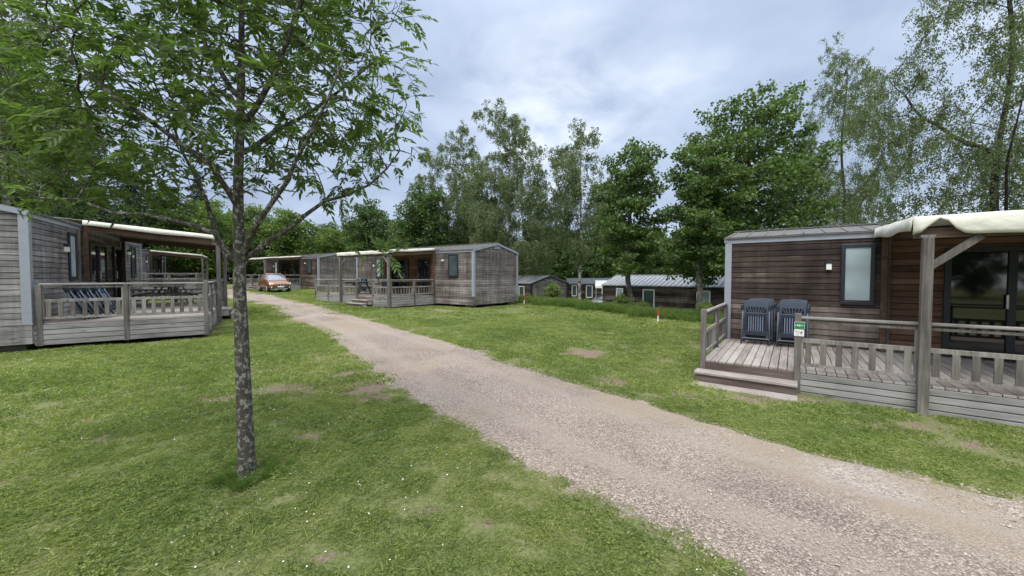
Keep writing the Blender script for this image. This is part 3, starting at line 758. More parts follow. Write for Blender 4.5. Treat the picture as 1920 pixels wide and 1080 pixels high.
# lower cabins behind the crest
cabin((6.34, 26.5), (.743, -.669), -1.36, 'long low brown cabin with ribbed light metal roof behind the two maple trunks', L=11, He=2.42, rise=.62, style='old', clad='clad_brown', clad2='clad_brown', gable='gable_brown',
      roofm='roof_metal', trim='trim', verge='w', vent=False, ribs=.3, windows=[('whitefrost', 1.0, 1.5, 1.05, 2.18), ('white', 2.85, 3.62, .75, 2.15), ('whitefrost', 6.1, 6.85, .7, 2.15)])
cabin((5.6, 38), (1, -.05), -1.5, 'small brown cabin with dark slate roof and white eave, between the two lower cabins', L=7.5, He=2.4, rise=.5, style='old', clad='clad_brown', clad2='clad_brown', gable='gable_brown',
      roofm='roof_slate', trim='trim_w', verge='k', vent=False, ribs=1.2, windows=[('white', .35, .85, 1.1, 2.2), ('white', 1.75, 2.4, .95, 2.2), ('white', 3.3, 4.2, .1, 2.2)])
cabin((-4.04, 40.2), (.57, -.82), -1.35, 'weathered grey cabin gable with black roof edge, just right of the middle cabin', L=10, W=4.0, He=2.4, rise=.6, style='old', clad='clad_brown', clad2='clad_grey', gable='gable_silver',
      roofm='roof_metal', trim='trim', verge='k', ribs=.4, windows=[('white', 8.2, 9.0, .5, 2.1)])
# little white porch canopy beside the long low cabin
pc = empty('porch', (6.75, 31.6, -1.6), -.05, label='small white porch canopy beside the long low cabin, above the silver car', cat='porch')
MB().add([(0,-.9,2.25),(2.2,-.9,2.25),(2.2,1.2,2.75),(.35,1.2,2.75),(0,-.9,2.42),(2.2,-.9,2.42),(2.2,1.2,2.85),(.35,1.2,2.85)], [(3,2,1,0),(4,5,6,7),(0,1,5,4),(1,2,6,5),(2,3,7,6),(3,0,4,7)]).build('canopy', M['white'], pc)
for x in (.08, .75, 2.1): MB().box(x-.05, x+.05, -.85, -.75, 0, 2.25).build('post', M['white'] if x == .75 else M['post'], pc)

# ------------------------------------------------------------------ number sign on the terrace post
def wpt(o, xd, z, lx, ly, lz):
    loc, rz = frame_of(o, xd, z); c, s = math.cos(rz), math.sin(rz)
    return (o[0] + c*lx - s*ly, o[1] + s*lx + c*ly, z + lz), rz
p, rz = wpt(Ro, Rx, Rz, 1.41, -3.05, .74)
sg = empty('number_sign', p, rz, label='small green plate numbered 481 on the post beside the steps', cat='sign')
def rrect(w_, h_, r_, y0, y1):
    m = MB(); pts = []
    for cx, cy, a0 in ((w_/2-r_, h_/2-r_, 0), (-w_/2+r_, h_/2-r_, 90), (-w_/2+r_, -h_/2+r_, 180), (w_/2-r_, -h_/2+r_, 270)):
        for k in range(5): t = R(a0 + k * 22.5); pts.append((cx + r_*math.cos(t), cy + r_*math.sin(t)))
    n = len(pts); vs = [(x, y0, z) for x, z in pts] + [(x, y1, z) for x, z in pts]
    m.add(vs, [tuple(range(n)), tuple(range(2*n-1, n-1, -1))] + [(i, i+n, (i+1) % n + n, (i+1) % n) for i in range(n)]); return m
rrect(.135, .115, .012, -.006, -.002).build('border', M['white'], sg)
rrect(.127, .107, .009, -.0085, -.0062).build('plate', M['green_sign'], sg)
tx = bpy.data.curves.new('lettering', 'FONT'); tx.body = '481'; tx.size = .05; tx.align_x = 'CENTER'; tx.align_y = 'CENTER'; tx.extrude = .0008; tx.offset = .0008; tx.space_character = 1.15
to = bpy.data.objects.new('lettering', tx); COL.objects.link(to); to.parent = sg; to.location = (0, -.0098, 0); to.rotation_euler = (R(90), 0, 0)
bpy.context.view_layer.update()
tme = bpy.data.meshes.new_from_object(to.evaluated_get(bpy.context.evaluated_depsgraph_get())); tme.materials.clear(); tme.materials.append(M['white'])
bpy.data.objects.remove(to); to = link('lettering', tme, sg); to.location = (0, -.0098, 0); to.rotation_euler = (R(90), 0, 0)
d = MB()
for x in (-.056, .056): d.tube([(x, -.0086, 0), (x, -.0108, 0)], .006, 10)
d.build('screw', M['white'], sg)
p2, _ = wpt(Ro, Rx, Rz, 1.405, -3.05, .622)
s2 = empty('notice_plate', p2, rz, label='small white plate with grey drawing, just below the green number plate', cat='sign')
rrect(.13, .108, .01, -.006, -.002).build('plate', M['white'], s2)
g = MB()
for i in range(7): g.tube([(-.045 + i*.012, -.0064, .028 - .002*i), (-.04 + i*.012, -.0074, .018 - .002*i)], .0035, 6)
g.tube([(-.045,-.0066,.034),(-.05,-.0066,.02)], .003, 6)
g.tube([(.018,-.0066,-.012),(.032,-.0066,.0),(.04,-.0066,.018),(.046,-.0066,.03)], [.007,.008,.006,.002], 6)
g.tube([(.03,-.0066,.002),(.02,-.0066,.012),(.03,-.0066,.022)], [.004,.003,.001], 6)
g.tube([(-.052,-.0066,-.002),(-.03,-.0066,-.008),(-.012,-.0066,-.012),(.01,-.0066,-.002)], .0015, 6)
g.tube([(-.03,-.0066,-.008),(-.02,-.0066,.002)], .0015, 6); g.tube([(.03,-.0066,-.02),(.05,-.0066,-.04)], .0015, 6)
g.tube([(-.036,-.0066,-.034),(-.015,-.0066,-.036),(.002,-.0066,-.034)], [.002,.004,.002], 6)
g.build('drawing', M['grey_mark'], s2)

# ------------------------------------------------------------------ folding chairs
def make_chair(label, group):
    c = empty('folding_chair', label=label, cat='chair', group=group)
    W2 = .235
    def arc(x): return .02 * (1 - (x / W2)**2)
    # backrest: curved top panel with fanned slots
    b_ = MB(); n = 10
    for i in range(n):
        xa, xb = -W2 + 2*W2*i/n, -W2 + 2*W2*(i+1)/n
        za, zb = .955 + arc(xa), .955 + arc(xb)
        b_.add([(xa,-.035,.83),(xb,-.035,.83),(xb,-.035,zb),(xa,-.035,za),(xa,-.012,.83),(xb,-.012,.83),(xb,-.012,zb),(xa,-.012,za)],
               [(0,1,2,3),(7,6,5,4),(0,4,5,1),(3,2,6,7)] + ([(0,3,7,4)] if i == 0 else []) + ([(1,5,6,2)] if i == n-1 else []))
    for s in (-1, 1): b_.box(*sorted((s*W2, s*(W2-.045))), -.035, -.012, .12, .83)
    for k in range(-3, 4):
        b_.beam((k*.062, -.026, .832), (k*.036, -.026, .70), .022, .012, (0, 1, 0))
    b_.box(-W2+.045, W2-.045, -.034, -.014, .66, .705)
    b_.build('backrest', M['plastic2'], c, .004)
    # seat folded flat in front
    s_ = MB(); 
    s_.box(-.20, .20, -.075, -.045, .63, .70); s_.box(-.20, .20, -.075, -.045, .20, .30)
    for sx in (-1, 1): s_.box(*sorted((sx*.20, sx*.165)), -.075, -.045, .30, .63)
    s_.build('seat', M['plastic'], c, .006)
    sl2 = MB()
    for k in range(-3, 4): sl2.box(k*.044-.012, k*.044+.012, -.070, -.048, .302, .628)
    sl2.build('seat_slats', M['slat'], c, .003)
    mid_ = MB().box(-.185, .185, -.006, .0, .14, .82); mid_.build('back_panel', M['panel_black'], c)
    for sx in (-1, 1):
        MB().tube([(sx*.265, -.085, .0+.015), (sx*.255, -.085, .40), (sx*.25, -.08, .78)], .014, 8).build('leg', M['alu'], c, 0, True)
        MB().tube([(sx*.262, -.02, .015), (sx*.25, -.02, .5), (sx*.245, -.02, .75)], .012, 8).build('leg', M['alu'], c, 0, True)
        MB().box(*sorted((sx*.235, sx*.29)), -.095, -.0, .74, .88).build('armrest', M['plastic'], c, .012)
        MB().box(*sorted((sx*.247, sx*.282)), -.102, -.066, 0, .03).build('foot_cap', M['rubber'], c)
        f = MB()
        for k in range(5): f.tube([(sx*.205, -.06, .34+k*.055), (sx*.242, -.07, .31+k*.055)], .007, 6)
        f.build('hinge_ribs', M['plastic'], c)
    MB().tube([(-.262, -.085, .13), (.262, -.085, .13)], .013, 8).build('crossbar', M['alu'], c)
    return c
ch = make_chair('', None); first = True
def put_chair(loc, rz, label, group, tilt=0):
    global first
    o = ch if first else copy_tree(ch); first = False
    o.location = loc; o.rotation_euler = (tilt, 0, rz); o['label'] = label; o['group'] = group
G1 = 'folded plastic chairs stacked against the right cabin wall'
for s, x, nm in ((0, .66, 'left'), (1, 1.32, 'right')):
    for k, q in enumerate(('front', 'middle', 'rear')):
        p, rz = wpt(Ro, Rx, Rz, x + .03*k*(1-s) + .01*k, -.62 + .15*k, .005)
        put_chair((p[0], p[1], p[2] + (.022*k)), rz, f'folded dark blue-grey chair, {q} one of the {nm} stack on the right terrace', G1, -.06)
G2 = 'folded recliner chairs leaning on the left terrace'
for k, q in enumerate(('nearest the rail', 'second from the wall', 'third from the wall', 'leaning flattest and farthest out')):
    p, rz = wpt(Lo, Lx, Lz, .55 + .22*k, -.75 - .10*k, .0)
    put_chair(p, rz, f'dark folded chair on the left terrace, {q}', G2, -.42)
p, rz = wpt(Mo, Mx, Mz, 1.6, -.6, 0)
put_chair(p, rz, 'dark folded chair standing against the middle cabin wall, behind the picnic table', None, -.1)
p, rz = wpt(Mo, Mx, Mz, 3.6, -.5, 0); put_chair(p, rz, 'folded chair beside the frosted window of the middle cabin', None, -.1)

# ------------------------------------------------------------------ picnic tables
def make_table():
    t = empty('picnic_table', cat='picnic table'); wm = M['rail']
    m = MB()
    for i in range(5): m.box(-.9, .9, -.37+i*.15, -.37+i*.15+.14, .71, .75)
    m.build('tabletop', wm, t, .004)
    for s in (-1, 1):
        m = MB()
        for i in range(2): m.box(-.9, .9, *sorted((s*(.58+i*.15), s*(.58+i*.15+.14))), .41, .45)
        m.build('bench', wm, t, .004)
    for sx in (-1, 1):
        for s in (-1, 1): MB().beam((sx*.62, s*.25, .71), (sx*.62, s*.60, 0), .045, .10, (1, 0, 0)).build('leg', M['post'], t)
        MB().box(sx*.62+.03, sx*.62+.07, -.87, .87, .33, .41).box(sx*.62+.03, sx*.62+.07, -.36, .36, .63, .709).build('crosspiece', M['post'], t)
        MB().beam((sx*.58, 0, .37), (sx*.1, 0, .70), .04, .08).build('brace', M['post'], t)
    return t
tb = make_table()
for i, (o_, xd, z, lx, ly, lb, a_) in enumerate(((Lo, Lx, Lz, 6.1, -1.5, 'wooden picnic table on the left foreground terrace, under the awning', 0),
        (Mo, Mx, Mz, 2.5, -1.7, 'wooden picnic table on the middle cabin terrace', 0), (Ko, Kx, Kz, 5.2, -1.6, 'distant picnic table on the far left terrace', 0))):
    t = tb if i == 0 else copy_tree(tb); p, rz = wpt(o_, xd, z, lx, ly, .002)
    t.location = p; t.rotation_euler = (0, 0, rz + a_); t['label'] = lb; t['group'] = 'picnic tables on the terraces'

# ------------------------------------------------------------------ cars
def paint(name, c):
    m, nt, b = newmat(name); tc = N(nt, 'ShaderNodeTexCoord'); n = noise(nt, tc.outputs['Object'], 300, 2)
    setc(nt, b.inputs['Base Color'], ramp(nt, n, [(.3, tuple(x*.85 for x in c)), (.7, c)]))
    b.inputs['Metallic'].default_value = .45; b.inputs['Roughness'].default_value = .3; b.inputs['Coat Weight'].default_value = .8; b.inputs['Coat Roughness'].default_value = .06
    return m
def car(loc, rz, label, col, plate=True):
    """x forward, length 4.1, width 1.8, height 1.5"""
    c = empty('parked_car', loc, rz, label=label, cat='car'); pm = paint('car_paint_' + label.split()[0], col)
    # lofted lower body: stations (x, half width, z bottom, z shoulder, z deck)
    st = [(-2.03,.62,.45,.70,.80),(-1.98,.80,.32,.82,.93),(-1.75,.86,.27,.90,.98),(-1.2,.895,.25,.94,1.0),(-.2,.90,.24,.94,1.0),(.75,.895,.24,.93,1.0),(1.05,.89,.25,.91,1.02),
          (1.45,.875,.26,.86,.95),(1.75,.85,.26,.80,.88),(1.93,.79,.27,.73,.80),(2.04,.64,.30,.62,.70),(2.06,.50,.34,.55,.62)]
    m = MB(); rings = []
    for x, hw, zb, zs, zt in st:
        prof = [(-hw*.86, zb), (-hw*.97, zb+.10), (-hw, (zb+zs)/2), (-hw*.985, zs), (-hw*.86, zt-.015), (-hw*.5, zt+.012), (0, zt+.02)]
        rings.append([(x, y, z) for y, z in prof] + [(x, -y, z) for y, z in prof[-2::-1]])
    n = len(rings[0]); vs = [p for r in rings for p in r]; fs = []
    for i in range(len(rings)-1):
        for k in range(n-1): fs.append((i*n+k, i*n+k+1, (i+1)*n+k+1, (i+1)*n+k))
        fs.append((i*n+n-1, i*n, (i+1)*n, (i+1)*n+n-1))
    fs.append(tuple(range(n-1, -1, -1))); fs.append(tuple((len(rings)-1)*n + k for k in range(n)))
    o = m.add(vs, fs).build('body', pm, c, 0, True)
    sb = o.modifiers.new('Subdivision', 'SUBSURF'); sb.levels = sb.render_levels = 1
    # cabin: roof + pillars painted, glass inside
    def loft(sts, mat, nm, sub=1):
        m = MB(); rings = []
        for x, hb, zb, ht, zt in sts:
            rings.append([(x,-hb,zb),(x,-(hb*.35+ht*.65),zb+(zt-zb)*.7),(x,-ht,zt-.03),(x,-ht*.5,zt),(x,0,zt+.01),(x,ht*.5,zt),(x,ht,zt-.03),(x,hb*.35+ht*.65,zb+(zt-zb)*.7),(x,hb,zb)])
        n = 9; vs = [p for r in rings for p in r]; fs = []
        for i in range(len(rings)-1):
            for k in range(n-1): fs.append((i*n+k, i*n+k+1, (i+1)*n+k+1, (i+1)*n+k))
        fs.append(tuple(range(n-1, -1, -1))); fs.append(tuple((len(rings)-1)*n + k for k in range(n)))
        return m.add(vs, fs).build(nm, mat, c, 0, True)
    gh = [(-1.9,.74,.97,.55,1.02),(-1.62,.79,.98,.56,1.40),(-1.1,.81,.98,.585,1.48),(-.3,.82,.98,.60,1.50),(.2,.82,.98,.59,1.46),(.62,.81,.98,.62,1.20),(.98,.78,.98,.70,1.01)]
    loft(gh, M['windscreen'], 'window')
    rf = MB()      # painted roof, pillars
    rf.add([(-1.6,-.56,1.405),(-1.6,.56,1.405),(-.3,.595,1.505),(-.3,-.595,1.505),(.16,.575,1.475),(.16,-.575,1.475),(-1.6,0,1.43),(-.3,0,1.525),(.16,0,1.488)],
           [(0,3,7,6),(6,7,2,1),(3,5,8,7),(7,8,4,2)])
    ro = rf.build('roof', pm, c, 0, True); s_ = ro.modifiers.new('Solidify', 'SOLIDIFY'); s_.thickness = .03; s_.offset = 1
    pl = MB()
    for s in (-1, 1):
        pl.beam((.16, s*.60, 1.46), (1.0, s*.765, 1.0), .05, .05)
        pl.beam((-.35, s*.625, 1.45), (-.3, s*.825, .98), .07, .035, (1,0,0)); pl.beam((-1.3, s*.60, 1.44), (-1.55, s*.81, .98), .12, .04, (1,0,0))
    pl.build('pillar', pm, c)
    br_ = MB()
    for s in (-1, 1): br_.tube([(.05, s*.53, 1.49), (-.05, s*.53, 1.55), (-1.2, s*.52, 1.53), (-1.35, s*.52, 1.46)], .018, 8)
    br_.build('roof_bar', M['steel'], c, 0, True)
    dk = M['rubber']
    MB().box(2.0, 2.075, -.58, .58, .52, .66).build('grille', dk, c, .01)
    ch_ = MB()
    for i in range(3):
        for s in (-1, 1): ch_.box(2.076, 2.082, *sorted((s*.12, s*.52)), .54+i*.04, .555+i*.04)
    ch_.build('grille_bars', M['steel'], c)
    MB().tube([(2.075, 0, .59), (2.09, 0, .59)], .055, 12).build('emblem', M['steel'], c)
    MB().box(1.98, 2.085, -.66, .66, .30, .43).build('lower_intake', dk, c, .02)
    MB().box(2.02, 2.10, -.55, .55, .26, .31).build('skid_plate', M['steel'], c, .01)
    if plate:
        MB().box(2.085, 2.10, -.26, .26, .42, .52).build('licence_plate', M['white'], c)
    for s in (-1, 1):
        h = MB(); h.add([(2.02,s*.55,.60),(1.86,s*.80,.66),(1.80,s*.845,.80),(2.0,s*.55,.72),(2.06,s*.53,.60),(1.90,s*.83,.66),(1.83,s*.865,.80),(2.03,s*.55,.735)],
            [(0,1,2,3),(4,7,6,5),(0,4,5,1),(1,5,6,2),(2,6,7,3),(3,7,4,0)]); h.build('headlight', M['lamp_w'], c)
        MB().tube([(1.95, s*.68, .42), (2.03, s*.68, .42)], .05, 10).build('fog_light', M['lamp_w'], c)
        mi = MB(); mi.box(.62, .78, *sorted((s*.86, s*1.04)), 1.0, 1.14); mi.build('wing_mirror', pm, c, .03)
        MB().box(-1.0, 1.0, *sorted((s*.885, s*.915)), .25, .36).build('sill', dk, c, .01)
        for x in (-1.28, 1.30):
            wh = empty('wheel'); wh.parent = c; wh.location = (x, s*.80, .32)
            MB().tube([(0, -.11, 0), (0, -.09, 0), (0, .09, 0), (0, .11, 0)], [.27, .32, .32, .27], 24).build('tyre', dk, wh, 0, True)
            rm = MB().tube([(0, s*.08, 0), (0, s*.118, 0)], [.20, .19], 20)
            rm.build('rim', M['steel'], wh)
            MB().tube([(0, s*-.1, 0), (0, s*.100, 0)], .375, 24).build('wheel_arch', dk, wh)
    dh = MB()
    for s in (-1, 1):
        for x in (.0, -.95): dh.box(x-.09, x+.09, *sorted((s*.89, s*.925)), .86, .89)
    dh.build('door_handle', dk, c)
    return c
cx, cy = -18.6, 29.8
hd = math.atan2(-cy, -cx)          # direction to the camera
car((cx, cy, hz(cx, cy)), hd + R(14), 'orange-brown compact car parked beside the gravel path, facing the camera', (.30,.13,.045)); bpy.data.objects['parked_car'].scale = (.85, .85, .93)
cx, cy = 7.85, 31.0
car((cx, cy, hz(cx, cy) + .05), R(196), 'silver car half hidden behind the corner of the long low cabin', (.55,.56,.57), False)
# ------------------------------------------------------------------ marker stake
sx_, sy_ = PG(1235, 596)
sx_, sy_ = PG(1233, 603)
st = empty('marker_stake', (sx_, sy_, hz(sx_, sy_)), 0, label='short red and white marker stake at the edge of the tall grass', cat='stake')
MB().tube([(0, 0, -.1), (.02, 0, .25)], .026, 8).build('stick', M['white'], st); MB().tube([(.02, 0, .251), (.035, 0, .46)], .028, 8).build('painted_top', M['red'], st)
sx_, sy_ = PG(983, 572)
st2 = copy_tree(st); st2.location = (sx_, sy_ + .6, hz(sx_, sy_ + .6)); st2['label'] = 'red-topped marker stake next to the right-hand corner of the middle cabin'; st['group'] = st2['group'] = 'red and white stakes'

# ------------------------------------------------------------------ trees
def grow(trunk, attr, step, kill, infl=None, maxit=120, bias=(0, 0, .08), seed=0, jitter=.25):
    """space colonisation. trunk: list of polylines of (x,y,z); returns nodes, parents"""
    r = np.random.RandomState(seed); nodes = []; par = []
    for pl_, pi in trunk:
        last = pi
        for q in pl_: nodes.append(q); par.append(last); last = len(nodes) - 1
    nodes = [np.array(q, float) for q in nodes]; A = np.array(attr, float); NA = np.array(nodes)
    d = np.linalg.norm(A[:, None] - NA[None], axis=2); near = d.argmin(1); nd = d.min(1); alive = nd > kill
    counts = {}
    for it in range(maxit):
        ok = alive & (nd < (infl or 1e9))
        if not ok.any(): break
        src = near[ok]; dr = A[ok] - NA[src]; dr /= np.linalg.norm(dr, axis=1)[:, None] + 1e-9
        us, inv = np.unique(src, return_inverse=True); acc = np.zeros((len(us), 3)); np.add.at(acc, inv, dr)
        new = []; np_ = []
        for u, v in zip(us, acc):
            if counts.get(u, 0) >= 4: continue
            v = v / (np.linalg.norm(v) + 1e-9) + np.array(bias) + r.randn(3) * jitter; v /= np.linalg.norm(v) + 1e-9
            new.append(NA[u] + v * step); np_.append(u); counts[u] = counts.get(u, 0) + 1
        if not new: break
        new = np.array(new); s0 = len(NA); NA = np.r_[NA, new]; par += np_
        ai = np.where(alive)[0]
        dd = np.linalg.norm(A[ai][:, None] - new[None], axis=2); mi = dd.argmin(1); md = dd.min(1)
        b_ = md < nd[ai]; nd[ai[b_]] = md[b_]; near[ai[b_]] = mi[b_] + s0
        alive &= nd > kill
    return NA, np.array(par)
def radii(par, n, tip, p=2.2, rootr=None):
    acc = np.zeros(n)
    kids = np.zeros(n, int)
    for i in range(n):
        if par[i] >= 0: kids[par[i]] += 1
    r = np.zeros(n)
    for i in range(n-1, -1, -1):
        r[i] = tip if kids[i] == 0 else acc[i] ** (1/p)
        if par[i] >= 0: acc[par[i]] += r[i] ** p
    if rootr:
        k = math.log(rootr/tip) / math.log(max(r[0], tip*1.01)/tip); r = tip * (r/tip)**k
    return r, kids
def limbs(NA, par, r, minr=0.0, sides=(5, 9), big=.05, trunk_keep=0):
    m = MB(); n = len(NA); ch = [[] for _ in range(n)]
    for i in range(n):
        if par[i] >= 0: ch[par[i]].append(i)
    stack = [(0, -1)]
    while stack:
        s, p = stack.pop(); pts = []; rad = []
        if p >= 0: pts.append(NA[p]); rad.append(min(r[s]*1.15, r[p]))
        c = s
        while True:
            pts.append(NA[c]); rad.append(r[c]); k = ch[c]
            if not k: break
            k = sorted(k, key=lambda q: -r[q])
            if c < trunk_keep and c + 1 in k: k.remove(c + 1); k.insert(0, c + 1)
            for q in k[1:]: stack.append((q, c))
            c = k[0]
        if max(rad) > minr and len(pts) > 1: m.tube(pts, rad, sides[1] if max(rad) > big else sides[0], False)
    return m
def unit(v): return v / (np.linalg.norm(v, axis=-1, keepdims=True) + 1e-9)
def leaf_quads(P, D, L_, W_, r, fold=.25):
    """P base (n,3), D direction, returns rhombus quads (n*4,3), centre folded"""
    n = len(P); s = unit(np.cross(D, r.randn(n, 3))); u = np.cross(s, D)
    L_ = np.broadcast_to(L_, (n,))[:, None]; W_ = np.broadcast_to(W_, (n,))[:, None]
    a = P; b_ = P + D * L_ * .45 + s * W_ * .5 + u * W_ * fold * .5; c = P + D * L_; d = P + D * L_ * .45 - s * W_ * .5 + u * W_ * fold * .5
    return np.stack([a, b_, c, d], 1).reshape(-1, 3)
def lobes_points(lobes, n, r):
    vol = np.array([l[3]*l[4]*l[5] for l in lobes]); vol = vol / vol.sum(); out_ = []
    for l, k in zip(lobes, (vol * n).astype(int) + 1):
        q = unit(r.randn(k, 3)) * (r.rand(k, 1) ** .45); out_.append(q * np.array(l[3:6]) + np.array(l[0:3]))
    return np.concatenate(out_)
def broadleaf(seed, h, w_, base, leafL, nleaf, leafm, bark='bark_dark', tr=.16, nl=16, natt=900, step=.35, clump=.45):
    r = np.random.RandomState(seed); lobes = []
    for i in range(nl):
        f = (i + .5) / nl; z = base + (h - base) * (.08 + .86 * f); env = math.sin(math.pi * min(max((z - base) / (h - base) * .80 + .16, 0), 1)) ** .7
        a_ = i * 2.4 + r.rand() * .8; rad = w_/2 * env * r.uniform(.35, .68)
        s = w_/2 * r.uniform(.30, .46) * (.55 + .45*env)
        lobes.append((math.cos(a_)*rad, math.sin(a_)*rad, z, s, s, s * .75))
    lobes.append((0, 0, (base+h)/2, w_*.2, w_*.2, (h-base)*.42))
    A = lobes_points(lobes, natt, r)
    tk = [(r.randn()*.04*i, r.randn()*.04*i, i * base / 4) for i in range(5)]; z = base
    top = h * .72
    while z < top: z += .5; tk.append((tk[-1][0] + r.randn()*.05, tk[-1][1] + r.randn()*.05, z))
    NA, par = grow([(tk, -1)], A, step, step*1.1, None, 60, (0, 0, .1), seed)
    rd, kids = radii(par, len(NA), .012, 2.2, tr)
    tm_ = limbs(NA, par, rd, .014, (4, 8), .05, len(tk))
    tw = np.where(rd < .03)[0]; tw = tw[tw >= len(tk)]
    if not len(tw): tw = np.arange(len(NA))
    # clumps of leaves around the twigs
    idx = r.choice(tw, nleaf); P = NA[idx] + unit(r.randn(nleaf, 3)) * (r.rand(nleaf, 1) ** .5) * clump * np.array([1, 1, .55])
    D = unit((P - NA[idx]) * 1.2 / clump + r.randn(nleaf, 3) * .6 + np.array([0, 0, -.25]))
    V = leaf_quads(P, D, leafL * r.uniform(.7, 1.2, nleaf), leafL * .85 * r.uniform(.7, 1.1, nleaf), r)
    return tm_, V
def birch(seed, h, w_, base, nstr, nl, leafL, tr=.16, natt=420, forks=1, lean=0, droop=1.0, trunkm='bark_birch'):
    r = np.random.RandomState(seed); lobes = []
    for i in range(15):
        f = (i + .5) / 15; z = base + (h - base) * f; env = (1 - f * .92) ** .55 * min(1, .55 + f * 1.6)
        a_ = i * 2.4 + r.rand(); rad = w_/2 * env * r.uniform(.3, .85); s = w_/2 * r.uniform(.26, .40) * (.5 + .5*env)
        lobes.append((math.cos(a_)*rad + lean*f, math.sin(a_)*rad, z, s, s, s*1.1))
    A = lobes_points(lobes, natt, r); trunks = []; tk = []; z = 0
    while z < h * .93: tk.append((lean * z / h + .07*math.sin(z*.9+seed), .06*math.sin(z*.7), z)); z += .6
    if forks > 1: tk = [(x + .22*math.sin(z_*.42), y + .15*math.sin(z_*.6), z_) for x, y, z_ in tk]
    trunks.append((tk, -1)); nk = len(tk)
    for q in range(forks if forks > 1 else 0):
        j = 5 + q*3; a_ = (2.6, .3, 3.6, 5.2, 1.5)[q % 5]; b0 = tk[j]; L_ = w_ * (.42 - .05*q); pl_ = []
        for e in range(1, 9):
            t = e/8; pl_.append((b0[0] + math.cos(a_)*L_*t**.9, b0[1] + math.sin(a_)*L_*t**.9 + .1*math.sin(e), b0[2] + L_*1.0*t**1.2 + .1*math.sin(e*2)))
        trunks.append((pl_, j))
    NA, par = grow(trunks, A, .42, .5, None, 50, (0, 0, .22), seed, .3)
    rd, kids = radii(par, len(NA), .010, 2.0, tr)
    tm_ = limbs(NA, par, rd, .011, (3, 8), .05, nk)
    tw = np.where(rd < .035)[0]; tw = tw[tw >= sum(len(q[0]) for q in trunks)]
    idx = r.choice(tw, nstr); VV = []
    for i in idx:
        p0 = NA[i] + r.randn(3)*.12; Ls = r.uniform(.5, 1.5) * droop * (1.0 if NA[i][2] < h*.8 else .5); drift = r.randn(2)*.18
        t = np.sort(r.rand(nl)); 
        P = np.stack([p0[0] + drift[0]*t + .05*np.sin(t*6+i), p0[1] + drift[1]*t + .05*np.cos(t*5+i), p0[2] - Ls*t*t*.9 + .05*t], 1) + r.randn(nl, 3)*.05
        VV.append(P)
    P = np.concatenate(VV); P = P[P[:, 2] > base + .5 * np.sin(P[:, 0] * 3 + P[:, 1] * 2)]; D = unit(r.randn(len(P), 3)*.6 + np.array([0, 0, -.8]))
    V = leaf_quads(P, D, leafL*r.uniform(.7, 1.2, len(P)), leafL*.7, r)
    return tm_, V
def spruce(seed, h, w_, n):
    r = np.random.RandomState(seed); tm_ = MB(); tm_.tube([(0,0,0),(0,0,h*.5),(0,0,h)], [.17,.10,.02], 7); PP_ = []; DD = []
    z = h*.08
    while z < h - .2:
        L_ = w_/2 * (1 - z/h) ** .85 * r.uniform(.8, 1.15) + .15
        for k in range(8):
            a_ = r.rand()*6.28; d_ = np.array([math.cos(a_), math.sin(a_), -.32]); m_ = int(8 + L_*18)
            tm_.tube([(0,0,z),tuple(np.array([0,0,z]) + d_*L_)], [.025,.006], 3, False)
            t = r.rand(m_); P = np.array([0,0,z]) + d_[None]*L_*t[:, None] + r.randn(m_, 3)*np.array([.10,.10,.05]); PP_.append(P)
            DD.append(unit(d_[None] + r.randn(m_, 3)*.55 + np.array([0,0,-.25])))
        z += .28 + .1*r.rand()
    P = np.concatenate(PP_); D = np.concatenate(DD); return tm_, leaf_quads(P, D, .32*r.uniform(.7,1.2,len(P)), .10, r)
PROTO = {}
def proto(key, fn, bark, leaf):
    tm_, V = fn(); me1 = bpy.data.meshes.new('trunk'); me1.from_pydata([tuple(map(float, p)) for p in tm_.v], [], tm_.f)
    me1.polygons.foreach_set('use_smooth', [True]*len(me1.polygons)); me1.materials.append(M[bark])
    me2 = npmesh('crown', V, 4, M[leaf]); PROTO[key] = (me1, me2)
proto('maple_big', lambda: broadleaf(3, 12.5, 9.2, 2.4, .17, 34000, None, tr=.2, nl=24, natt=1500, clump=.40), 'bark_dark', 'leaf_maple')
proto('maple_mid', lambda: broadleaf(5, 10.9, 5.6, 2.6, .17, 17000, None, tr=.15, nl=18, natt=800, clump=.38), 'bark_maple', 'leaf_maple')
proto('broad_dark', lambda: broadleaf(8, 10, 7.0, .8, .24, 13000, None, tr=.17, nl=18, natt=700, clump=.6), 'bark_dark', 'leaf_maple_dark')
proto('broad_light', lambda: broadleaf(12, 9, 7.0, .6, .24, 13000, None, tr=.15, nl=18, natt=700, clump=.6), 'bark_dark', 'leaf_light')
proto('birch_a', lambda: birch(21, 17, 14.5, 3.4, 5600, 17, .12, .19, 1100), 'bark_birch', 'leaf_birch')
proto('birch_b', lambda: birch(22, 15.5, 8.5, 4.2, 2600, 16, .12, .13, 600), 'bark_birch', 'leaf_birch')
proto('birch_c', lambda: birch(29, 19, 14, 3.2, 6000, 16, .095, .18, 1300, droop=.7, forks=5), 'bark_dark', 'leaf_birch')
proto('spruce', lambda: spruce(4, 16, 5.0, 0), 'bark_dark', 'needle')
M['leaf_bush'] = leafmat('bush_leaf', (.08,.12,.03), (.22,.28,.08), .45)
proto('bush', lambda: broadleaf(31, 1.5, 1.8, .1, .10, 2600, None, tr=.03, nl=10, natt=120, step=.12, clump=.16), 'bark_dark', 'leaf_bush')
TREES = 0
def tree(key, px, Z, label, cat='tree', name='tree', sc=1.0, scz=None, rz=0.0, group=None, X=None, dz=-.05):
    x = (px - 960) / F * Z if X is None else X
    o = empty(name, (x, Z, hz(x, Z) + dz), rz, label=label, cat=cat, group=group); o.scale = (sc, sc, scz or sc)
    a_, b_ = PROTO[key]; link('trunk', a_, o); link('crown', b_, o); return o
